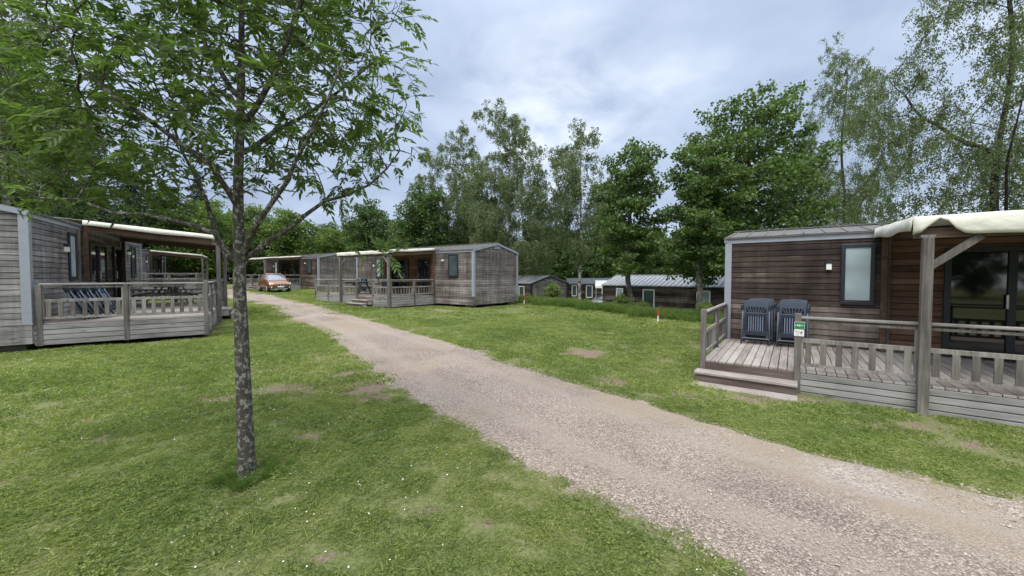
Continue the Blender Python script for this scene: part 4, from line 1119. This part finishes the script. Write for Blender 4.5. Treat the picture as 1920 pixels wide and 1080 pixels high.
tree('maple_big', 1405, 20, 'big dense dark green maple left of the tall birches, behind the right cabin', name='maple_tree', rz=.5)
tree('maple_mid', 1313, 18.5, 'maple with bare lower trunk just left of the right cabin corner', name='maple_tree', sc=.88, scz=.86, rz=2.0)
tree('maple_mid', 1181, 22.3, 'round-crowned maple standing alone in front of the long low cabin window', name='maple_tree', sc=1.0, rz=4.1)
tree('birch_a', 955, 34, 'tall drooping birch rising directly above the middle cabin gable', name='birch_tree', rz=0.3)
tree('birch_a', 858, 41, 'feathery birch rising to the left behind the middle cabin roof', name='birch_tree', sc=.98, rz=2.2)
tree('birch_b', 1088, 31, 'slender birch with white trunk between the tallest birch and the lone maple', name='birch_tree', rz=1.2)
tree('birch_b', 905, 37, 'slim birch filling the gap left of the tallest middle birch', name='birch_tree', sc=.9, rz=3.0)
tree('birch_b', 1012, 37, 'smaller birch just right of the tallest middle birch', name='birch_tree', sc=.72, rz=5.0)
tree('birch_c', 1575, 26, 'tall pointed birch rising behind the maple and the right cabin roof', name='birch_tree', sc=.72, scz=.97, rz=1.0)
tree('birch_c', 1868, 16.5, 'large open-crowned birch at the right edge with forked limbs', name='birch_tree', sc=.88, scz=1.0, rz=3.6)
tree('spruce', 1935, 22, 'dark conifer half cut off by the right edge above the cabin roof', name='spruce_tree', sc=.5)
tree('broad_light', 1640, 30, 'low light green tree peeping over the right cabin roof', name='broadleaf_tree', sc=.68, rz=1.3)
tree('broad_dark', 795, 37, 'dark round broadleaf tree behind the middle awning', name='broadleaf_tree', sc=1.02, rz=.4)
tree('broad_dark', 690, 43, 'dark green tree behind the roof between the two awnings', name='broadleaf_tree', sc=1.0, rz=2.4)
tree('broad_light', 545, 47, 'light green bushy tree above the orange car', name='broadleaf_tree', sc=1.08, rz=.2)
tree('broad_light', 470, 50, 'light green tree behind the ash trunk', name='broadleaf_tree', sc=1.2, rz=1.9)
tree('broad_light', 385, 44, 'light green tree over the end of the left awning', name='broadleaf_tree', sc=1.15, rz=3.3)
tree('broad_dark', 315, 42, 'dark green tree behind the distant left cabin', name='broadleaf_tree', sc=1.1, rz=4.0)
tree('spruce', 180, 34, 'tallest dark spruce above the left cabin window', name='spruce_tree', sc=.98, rz=.5)
tree('spruce', 245, 40, 'dark spruce to the right of the tallest left spruce', name='spruce_tree', sc=.95, rz=1.5)
tree('spruce', 120, 38, 'dark spruce behind the left cabin roof ridge', name='spruce_tree', sc=1.02, rz=2.5)
tree('spruce', 310, 52, 'distant spruce behind the end of the left awning', name='spruce_tree', sc=.9, rz=.9)
tree('broad_dark', 60, 24, 'broad dark tree directly behind the left cabin', name='broadleaf_tree', sc=1.1, rz=.9)
tree('birch_b', 15, 21, 'thin birch in the top left corner behind the ash leaves', name='birch_tree', sc=1.15, rz=.9)
for px, Z, s, lb in ((1037, 24.2, 1.0, 'leafy bush against the weathered grey gable'), (1100, 24.2, .75, 'low pale bush at the foot of the white birch trunk'), (1076, 24.9, .75, 'low flowering bush left of the white birch trunk'),
        (1166, 21.0, .85, 'bush below the first window of the long low cabin'), (1202, 20.4, .7, 'bush to the right of the lone maple trunk'), (1322, 16.6, .6, 'leafy shoots at the foot of the trunk beside the right cabin')):
    tree('bush', px, Z, lb, cat='bush', name='bush', sc=s, rz=px, dz=-.05)

# ------------------------------------------------------------------ the ash in the foreground
def wp(px, py, Z):
    return ((px-960)/F*Z, Z, H + (517-py)/F*Z)
bx, by = PG(455, 890)
TZ = by
tb_ = hz(bx, by)
trunk = [(bx, by, tb_-.12), (bx, by, tb_+.02)] + [wp(px, py, TZ) for px, py in ((455,880),(455,868),(454,840),(453,780),(452,720),(451,660),(450,600),(449,540),(450,490),(450,440),(450,390),(451,340),(454,290),(457,240),(459,190),(461,140),(463,90),(464,30),(466,-30),(470,-90),(468,-150))]
i490 = 9
def idx_of(py_list): return None
arms = [
 ([wp(478,474,TZ+.03), wp(505,452,TZ+.08), wp(545,428,TZ+.12), wp(580,400,TZ+.16), wp(612,378,TZ+.2), wp(650,368,TZ+.25), wp(695,348,TZ+.3), wp(728,318,TZ+.35), wp(752,285,TZ+.38)], 10),
 ([wp(468,450,TZ-.06), wp(488,415,TZ-.15), wp(510,385,TZ-.22), wp(540,345,TZ-.3), wp(560,300,TZ-.35), wp(590,250,TZ-.42), wp(620,190,TZ-.5), wp(650,120,TZ-.55)], 10),
 ([wp(428,478,TZ+.03), wp(412,455,TZ+.1), wp(402,420,TZ+.16), wp(392,380,TZ+.22), wp(375,340,TZ+.3), wp(350,290,TZ+.4), wp(330,230,TZ+.5), wp(300,160,TZ+.55), wp(280,90,TZ+.6)], 10),
 ([wp(425,468,TZ-.05), wp(405,438,TZ-.12), wp(370,425,TZ-.18), wp(320,412,TZ-.24), wp(270,402,TZ-.3), wp(215,400,TZ-.38), wp(150,375,TZ-.4), wp(80,372,TZ-.42)], 10),
 ([wp(432,360,TZ-.1), wp(400,310,TZ-.2), wp(350,275,TZ-.3), wp(290,230,TZ-.38), wp(230,190,TZ-.45), wp(160,130,TZ-.5), wp(110,70,TZ-.5)], 12),
 ([wp(480,280,TZ+.1), wp(520,250,TZ+.2), wp(580,220,TZ+.3), wp(650,170,TZ+.42), wp(710,120,TZ+.5)], 14),
 ([wp(485,210,TZ-.1), wp(520,150,TZ-.2), wp(550,80,TZ-.3), wp(570,10,TZ-.36), wp(580,-60,TZ-.4)], 15),
 ([wp(440,170,TZ+.1), wp(400,100,TZ+.2), wp(370,30,TZ+.3), wp(350,-50,TZ+.36)], 16)]
plist = [(trunk, -1)] + [(a_, p_) for a_, p_ in arms]
c0 = (-2.3, TZ+.05, 3.55)
lob = [(-2.35, TZ, 3.5, 1.25, 1.0, 1.25), (-1.55, TZ+.15, 3.05, .85, .75, .75), (-1.45, TZ+.2, 3.75, .68, .7, .75), (-3.3, TZ+.1, 3.35, 1.1, .75, 1.0), (-4.0, TZ+.15, 2.75, .9, .6, .55), (-3.4, TZ, 2.45, .9, .7, .35),
       (-2.2, TZ, 4.6, 1.4, 1.1, 1.0), (-2.9, TZ, 2.7, .9, .8, .5), (-4.3, TZ+.2, 3.5, .8, .7, .7), (-1.3, TZ+.25, 2.75, .42, .5, .35)]
ra = np.random.RandomState(77)
NAa, para = grow(plist, lobes_points(lob, 2300, ra), .115, .12, None, 60, (0, 0, .05), 5, .28)
fixed = sum(len(q) for q, _ in plist)
rda, kd = radii(para, len(NAa), .0032, 2.25, .078)
for i in range(len(trunk)):                      # measured trunk taper
    zz = trunk[i][2] - tb_; t_ = min(max(zz / 4.2, 0), 1); rda[i] = max(.064 - .049 * t_ + .016 * math.exp(-max(zz, 0) / .08), .01)
cur = len(trunk)
for q, _ in arms:
    n = len(q)
    for k in range(n): rda[cur + k] = .0185 * (1 - k / n) ** 1.1 + .0045 if k else .0215
    cur += n
for i in range(fixed, len(NAa)): rda[i] = min(rda[i], rda[para[i]] * .88, .016)
ash = empty('ash_tree', (0, 0, 0), 0, label='young ash tree with lichened trunk in the left foreground of the lawn', cat='tree')
ash.location = (bx, by, tb_)
off = np.array([bx, by, tb_])
m = limbs(NAa - off, para, rda, 0, (5, 14), .02, len(trunk)); m.build('trunk', M['bark_ash'], ash, 0, True)
# pinnate leaves
def pinnate(base, d, L_, r, nl=4, lf=.088):
    d = unit(d); up = np.array([0, 0, 1.]); s = unit(np.cross(d, up + r.randn(3)*.25)); u = np.cross(s, d); quads = []
    def pt(t): return base + d * L_ * t - up * (.30 * L_ * t * t)
    def leaflet(p, dd, l, w_):
        dd = unit(dd); nn_ = unit(np.cross(dd, np.cross(u + r.randn(3)*.35, dd))); sd = np.cross(dd, nn_); w2 = w_/2
        m1 = p + dd*l*.33; m2 = p + dd*l*.70 - up*l*.05; tp = p + dd*l - up*l*.12; lift = nn_*w2*.35
        quads.extend([p, m1 + sd*w2 + lift, m2 + sd*w2*.75 + lift*.8, tp, p, tp, m2 - sd*w2*.75 + lift*.8, m1 - sd*w2 + lift])
    for k in range(nl):
        t = .30 + .62 * k / (nl - .3); q = pt(t); sc = lf * (1 - .12*abs(k - nl*.5)) * r.uniform(.85, 1.15)
        for sg_ in (-1, 1): leaflet(q, d*.75 + s*sg_*.75 - up*.22 + r.randn(3)*.1, sc, sc*.36)
    leaflet(pt(1.0), d*.9 - up*.35 + r.randn(3)*.1, lf*1.1, lf*.30)
    ra_ = [pt(0), pt(.5), pt(1.0)]
    return quads, ra_
Q = []; rach = MB()
tw = np.where((rda < .0062))[0]; tw = tw[tw >= fixed]
dirs = NAa[tw] - NAa[para[tw]]
cnt = 0
for i, dv_ in zip(tw, dirs):
    for k in range(3 if kd[i] == 0 else 2):
        if ra.rand() < (.45 if kd[i] else .15): continue
        d_ = unit(dv_)*.8 + ra.randn(3)*.6; d_[2] = d_[2]*.6 + .1
        q, rr = pinnate(NAa[i] - off, d_, ra.uniform(.14, .22), ra, ra.randint(4, 6), ra.uniform(.056, .084)); Q += q; cnt += 1
        rach.tube(rr, .0012, 3, False)
# the low hanging shoot that dangles in front of the middle awning
shoot = [wp(570,412,TZ+.15), wp(610,440,TZ+.02), wp(655,462,TZ-.06), wp(690,468,TZ-.1), wp(715,472,TZ-.12), wp(728,480,TZ-.12)]
rach.tube([np.array(p) - off for p in shoot], [.006,.005,.004,.003,.003,.002], 5, False)
for q_ in (2, 2, 3, 3, 3, 4, 4, 4, 5, 5, 5, 5, 5, 4, 3, 5, 4):
    q, rr = pinnate(np.array(shoot[q_]) - off, np.array([ra.uniform(-.8, 1), ra.randn()*.4, ra.uniform(-.7, .8)]), .15, ra, 4, .054); Q += q; rach.tube(rr, .0012, 3, False)
link('crown', npmesh('crown', np.array(Q), 4, M['leaf_ash']), ash)
rach.build('leaf_stalks', M['leaf_ash'], ash)
print('ash leaves', cnt, 'nodes', len(NAa))

# ------------------------------------------------------------------ scatter helpers (stuff)
def gn_scatter(name, pts, rots, scl, idx, objs, kind='stuff', label=None, cat=None):
    me = bpy.data.meshes.new(name); n = len(pts); me.vertices.add(n); me.vertices.foreach_set('co', np.ascontiguousarray(pts, dtype=np.float32).ravel())
    a_ = me.attributes.new('rot', 'FLOAT_VECTOR', 'POINT'); a_.data.foreach_set('vector', np.ascontiguousarray(rots, dtype=np.float32).ravel())
    a_ = me.attributes.new('scl', 'FLOAT', 'POINT'); a_.data.foreach_set('value', scl.astype(np.float32))
    a_ = me.attributes.new('pick', 'INT', 'POINT'); a_.data.foreach_set('value', idx.astype(np.int32))
    o = link(name, me); col = bpy.data.collections.new('source_' + name)
    for q in objs: col.objects.link(q)
    ng = bpy.data.node_groups.new('scatter_' + name, 'GeometryNodeTree')
    ng.interface.new_socket('Geometry', in_out='INPUT', socket_type='NodeSocketGeometry'); ng.interface.new_socket('Geometry', in_out='OUTPUT', socket_type='NodeSocketGeometry')
    gi = ng.nodes.new('NodeGroupInput'); go = ng.nodes.new('NodeGroupOutput'); ip = ng.nodes.new('GeometryNodeInstanceOnPoints'); ci = ng.nodes.new('GeometryNodeCollectionInfo')
    ci.inputs['Collection'].default_value = col; ci.inputs['Separate Children'].default_value = True; ci.inputs['Reset Children'].default_value = True
    def attr(nm, ty):
        q = ng.nodes.new('GeometryNodeInputNamedAttribute'); q.data_type = ty; q.inputs['Name'].default_value = nm
        return [s for s in q.outputs if s.enabled and s.name == 'Attribute'][0]
    ng.links.new(gi.outputs[0], ip.inputs['Points']); ng.links.new(ci.outputs[0], ip.inputs['Instance'])
    ip.inputs['Pick Instance'].default_value = True; ng.links.new(attr('pick', 'INT'), ip.inputs['Instance Index'])
    er = ng.nodes.new('FunctionNodeEulerToRotation'); ng.links.new(attr('rot', 'FLOAT_VECTOR'), er.inputs[0]); ng.links.new(er.outputs[0], ip.inputs['Rotation'])
    ng.links.new(attr('scl', 'FLOAT'), ip.inputs['Scale']); ng.links.new(ip.outputs[0], go.inputs[0])
    md = o.modifiers.new('Scatter', 'NODES'); md.node_group = ng
    return tag(o, label, cat, None, kind)
def blades(nb, rad, h, wd, r, spread=.5, mat='grass'):
    n = nb; a_ = r.rand(n)*6.28; rr = rad*np.sqrt(r.rand(n)); P = np.stack([np.cos(a_)*rr, np.sin(a_)*rr, np.full(n, -.008)], 1)
    hh = h * r.uniform(.45, 1.15, n)[:, None]; ln = r.randn(n, 2)*spread
    D = np.stack([ln[:, 0], ln[:, 1], np.ones(n)], 1); S = unit(np.cross(D, r.randn(n, 3)))*wd/2
    mid_ = P + D*hh*.55; D2 = D.copy(); D2[:, :2] *= 2.2; D2[:, 2] *= .6; tip = mid_ + D2*hh*.5
    v = np.stack([P - S, P + S, mid_ + S*.85, mid_ - S*.85], 1); v2 = np.stack([mid_ - S*.85, mid_ + S*.85, tip + S*.1, tip - S*.1], 1)
    V = np.concatenate([v, v2], 1).reshape(-1, 3)
    # share verts inside a blade so each blade is one island
    V = np.stack([P - S, P + S, mid_ + S*.85, mid_ - S*.85, tip + S*.1, tip - S*.1], 1).reshape(-1, 3)
    b_ = np.arange(n)[:, None]*6; Fc = np.concatenate([b_ + np.array([0,1,2,3]), b_ + np.array([3,2,4,5])], 0)
    return npmesh('clump', (V, Fc), 4, M[mat])
def clover(r):
    n = 60; a_ = r.rand(n)*6.28; rr = .12*np.sqrt(r.rand(n)); C = np.stack([np.cos(a_)*rr, np.sin(a_)*rr, r.uniform(.012, .04, n)], 1); out_ = []
    for k in range(3):
        b_ = a_*3 + k*2.09; D = unit(np.stack([np.cos(b_), np.sin(b_), np.full(n, .15) + r.randn(n)*.2], 1)); out_.append(leaf_quads(C, D, .012, .013, r, .1))
    return npmesh('clump', np.concatenate(out_), 4, M['grass'])
def srcs(prefix, meshes): return [bpy.data.objects.new(f'{prefix}_{i}', q) for i, q in enumerate(meshes)]
def allowed(x, y, edge=.0, basekeep=1.0, r=rs):
    ins = inpoly(x, y, PP); e = edist(x, y); k = ~ins | (e < edge*r.rand(len(x)))
    k &= ~(~ins & (e < .22) & (r.rand(len(x)) < .5 - e*2))
    b_ = bare_at(x, y); k &= r.rand(len(x)) > b_*1.25 + .35 * np.where(b_ > .2, np.sin(x*9 + 3*np.sin(y*7))*np.cos(y*11), 0)
    for o_, xd, yd, x0, x1, y0, y1 in FOOT:
        lx = (x-o_.x)*xd.x + (y-o_.y)*xd.y; ly = (x-o_.x)*yd.x + (y-o_.y)*yd.y
        k &= ~((lx > x0) & (lx < x1) & (ly > y0) & (ly < y1))
    return k
def wedge(n, r0, r1, half, r):
    a_ = (r.rand(n)*2-1)*R(half); d_ = np.sqrt(r.rand(n)*(r1*r1-r0*r0) + r0*r0); return np.sin(a_)*d_, np.cos(a_)*d_ 
rg = np.random.RandomState(5)
def lawn(name, n, r0, r1, half, objs, s0, s1, edge, label):
    x, y = wedge(n, r0, r1, half, rg); k = allowed(x, y, edge); x, y = x[k], y[k]
    # uneven growth
    f = .5 + .5*np.sin(x*1.3+2*np.sin(y*.7))*np.cos(y*1.1+np.sin(x*.9)); f = .75 + .45*f
    z = hgt(x, y); n = len(x); pts = np.c_[x, y, z]; rot = np.c_[np.zeros(n), np.zeros(n), rg.rand(n)*6.28]
    gn_scatter(name, pts, rot, rg.uniform(s0, s1, n)*f, rg.randint(0, len(objs), n), objs, label=label, cat='grass'); print(name, n)
o1 = srcs('near', [blades(130, .13, .036, .0064, rg, .75) for _ in range(5)] + [clover(rg)])
o2 = srcs('mid', [blades(170, .26, .045, .013, rg, .55) for _ in range(4)])
o3 = srcs('far', [blades(240, .55, .06, .022, rg, .5) for _ in range(4)])
lawn('near_grass', 4300, .9, 6.2, 68, o1, .75, 1.2, .10, 'short mown grass with clover in the foreground lawn')
lawn('middle_grass', 5200, 6.0, 15, 62, o2, .75, 1.2, .22, 'short grass of the lawn further along the path')
lawn('far_grass', 5200, 14.5, 42, 60, o3, .8, 1.25, .35, 'distant lawn grass around the cabins')
# tall grass: crest strip, trunk foot, fringes of terraces
o4 = srcs('tall', [blades(90, .16, .38, .009, rg, .30, 'grass_tall') for _ in range(4)])
n = 1500; t_ = rg.rand(n)*1.25 - .12; w0 = rg.randn(n)*.55 + 1.0
x = .7 + 7.5*t_ + .768*w0 - .3; y = 24.5 - 9*t_ + .641*w0
k = allowed(x, y); x, y = x[k], y[k]
x2, y2 = [], []
a_ = rg.rand(26)*6.28; d_ = .12 + .22*rg.rand(26); x2 = bx + .08 + np.cos(a_)*d_; y2 = by + np.sin(a_)*d_*.8
sc_ = np.r_[rg.uniform(.7, 1.5, len(x)), rg.uniform(.16, .36, 26)]
x = np.r_[x, x2]; y = np.r_[y, y2]; n = len(x)
gn_scatter('tall_grass', np.c_[x, y, hgt(x, y)], np.c_[np.zeros(n), np.zeros(n), rg.rand(n)*6.28], sc_, rg.randint(0, 4, n), o4, label='uncut tall grass along the crest and round the ash trunk', cat='grass')
# daisies
def daisy():
    m = MB(); n = 8
    m.add([(0, 0, .05)] + [(.009*math.cos(k*6.283/n), .009*math.sin(k*6.283/n), .047) for k in range(n)], [(0, k+1, (k+1) % n + 1) for k in range(n)])
    me = bpy.data.meshes.new('daisy'); me.from_pydata(m.v, [], m.f); me.materials.append(M['daisy']); return me
x, y = wedge(11000, 1.8, 14, 62, rg); k = allowed(x, y) & (x < 1.5) & (np.sin(x*1.7+1)*np.cos(y*1.2) + rg.randn(len(x))*.45 > .25); x, y = x[k], y[k]; n = len(x)
gn_scatter('daisies', np.c_[x, y, hgt(x, y) - .006], np.c_[rg.randn(n)*.35, rg.randn(n)*.35, rg.rand(n)*6], rg.uniform(.3, .7, n), np.zeros(n), srcs('daisy', [daisy()]), label='tiny white daisies scattered through the lawn', cat='flowers')
# loose stones on the path
def stone(r):
    m = MB(); V = []; 
    for z, q in ((-.4, .7), (.15, 1.0), (.6, .55)):
        for k in range(6): a_ = k*6.283/6 + r.rand()*.5; V.append((math.cos(a_)*q*r.uniform(.8, 1.2), math.sin(a_)*q*r.uniform(.7, 1.0), z*.6))
    fs = [(j*6+k, j*6+(k+1) % 6, (j+1)*6+(k+1) % 6, (j+1)*6+k) for j in range(2) for k in range(6)] + [tuple(12+k for k in range(6))]
    me = bpy.data.meshes.new('stone'); me.from_pydata([tuple(c*.0085 for c in v) for v in V], [], fs); me.materials.append(M['stone']); return me
x, y = wedge(60000, 1.3, 9, 66, rg); ins = inpoly(x, y, PP); e = edist(x, y); k = ins | (rg.rand(len(x)) < .5*np.exp(-e/.12)); x, y = x[k], y[k]; n = len(x)
e = edist(x, y)
gn_scatter('loose_gravel', np.c_[x, y, hgt(x, y) + np.where(inpoly(x, y, PP), .026, .004)], np.c_[rg.randn(n)*.3, rg.randn(n)*.3, rg.rand(n)*6.28], np.exp(rg.randn(n)*.35)*.62, rg.randint(0, 4, n), srcs('stone', [stone(rg) for _ in range(4)]), label='small pale stones lying loose on the gravel path', cat='gravel'); print('stones', n)
# distant wood
wsrc = []
for key in ('broad_dark', 'broad_light', 'spruce'):
    q = bpy.data.objects.new('wood_' + key, PROTO[key][1]); wsrc.append(q)
wx, wy, wsx, wi = [], [], [], []
for rowZ, hmax in ((50, .92), (58, 1.02), (68, 1.12)):
    u = -1.9
    while u < 1.9:
        z_ = rowZ + rg.uniform(-3, 3); wx.append(u*z_); wy.append(z_); wsx.append(hmax*rg.uniform(.8, 1.1)*(1.25 if u < -.7 else 1)); q = rg.rand(); wi.append(2 if (u < -.75 and q < .45) else (1 if q > .55 else 0))
        if wi[-1] == 2: wsx[-1] *= .8
        u += 4.2/z_*rg.uniform(.8, 1.2)
for yy in np.arange(8, 48, 4.5):      # wood closing the left and right sides
    wx.append(-48 + rg.randn()*2); wy.append(yy); wsx.append(1.3); wi.append(rg.randint(0, 3)); wx.append(46 + rg.randn()*2); wy.append(yy); wsx.append(1.0); wi.append(rg.randint(0, 2))
for a_ in np.arange(100, 262, 7.0):     # trees standing behind the photographer, seen in the door glass
    d_ = 24 + rg.rand()*8; wx.append(math.sin(R(a_))*d_); wy.append(math.cos(R(a_))*d_); wsx.append(.85); wi.append(rg.randint(0, 2))
wx = np.array(wx); wy = np.array(wy); n = len(wx)
gn_scatter('woodland', np.c_[wx, wy, hgt(wx, wy) - .3], np.c_[np.zeros(n), np.zeros(n), rg.rand(n)*6.28], np.array(wsx), np.array(wi), wsrc, label='dense green wood closing off the far side of the campsite', cat='woodland')
print('objects', len(bpy.data.objects))
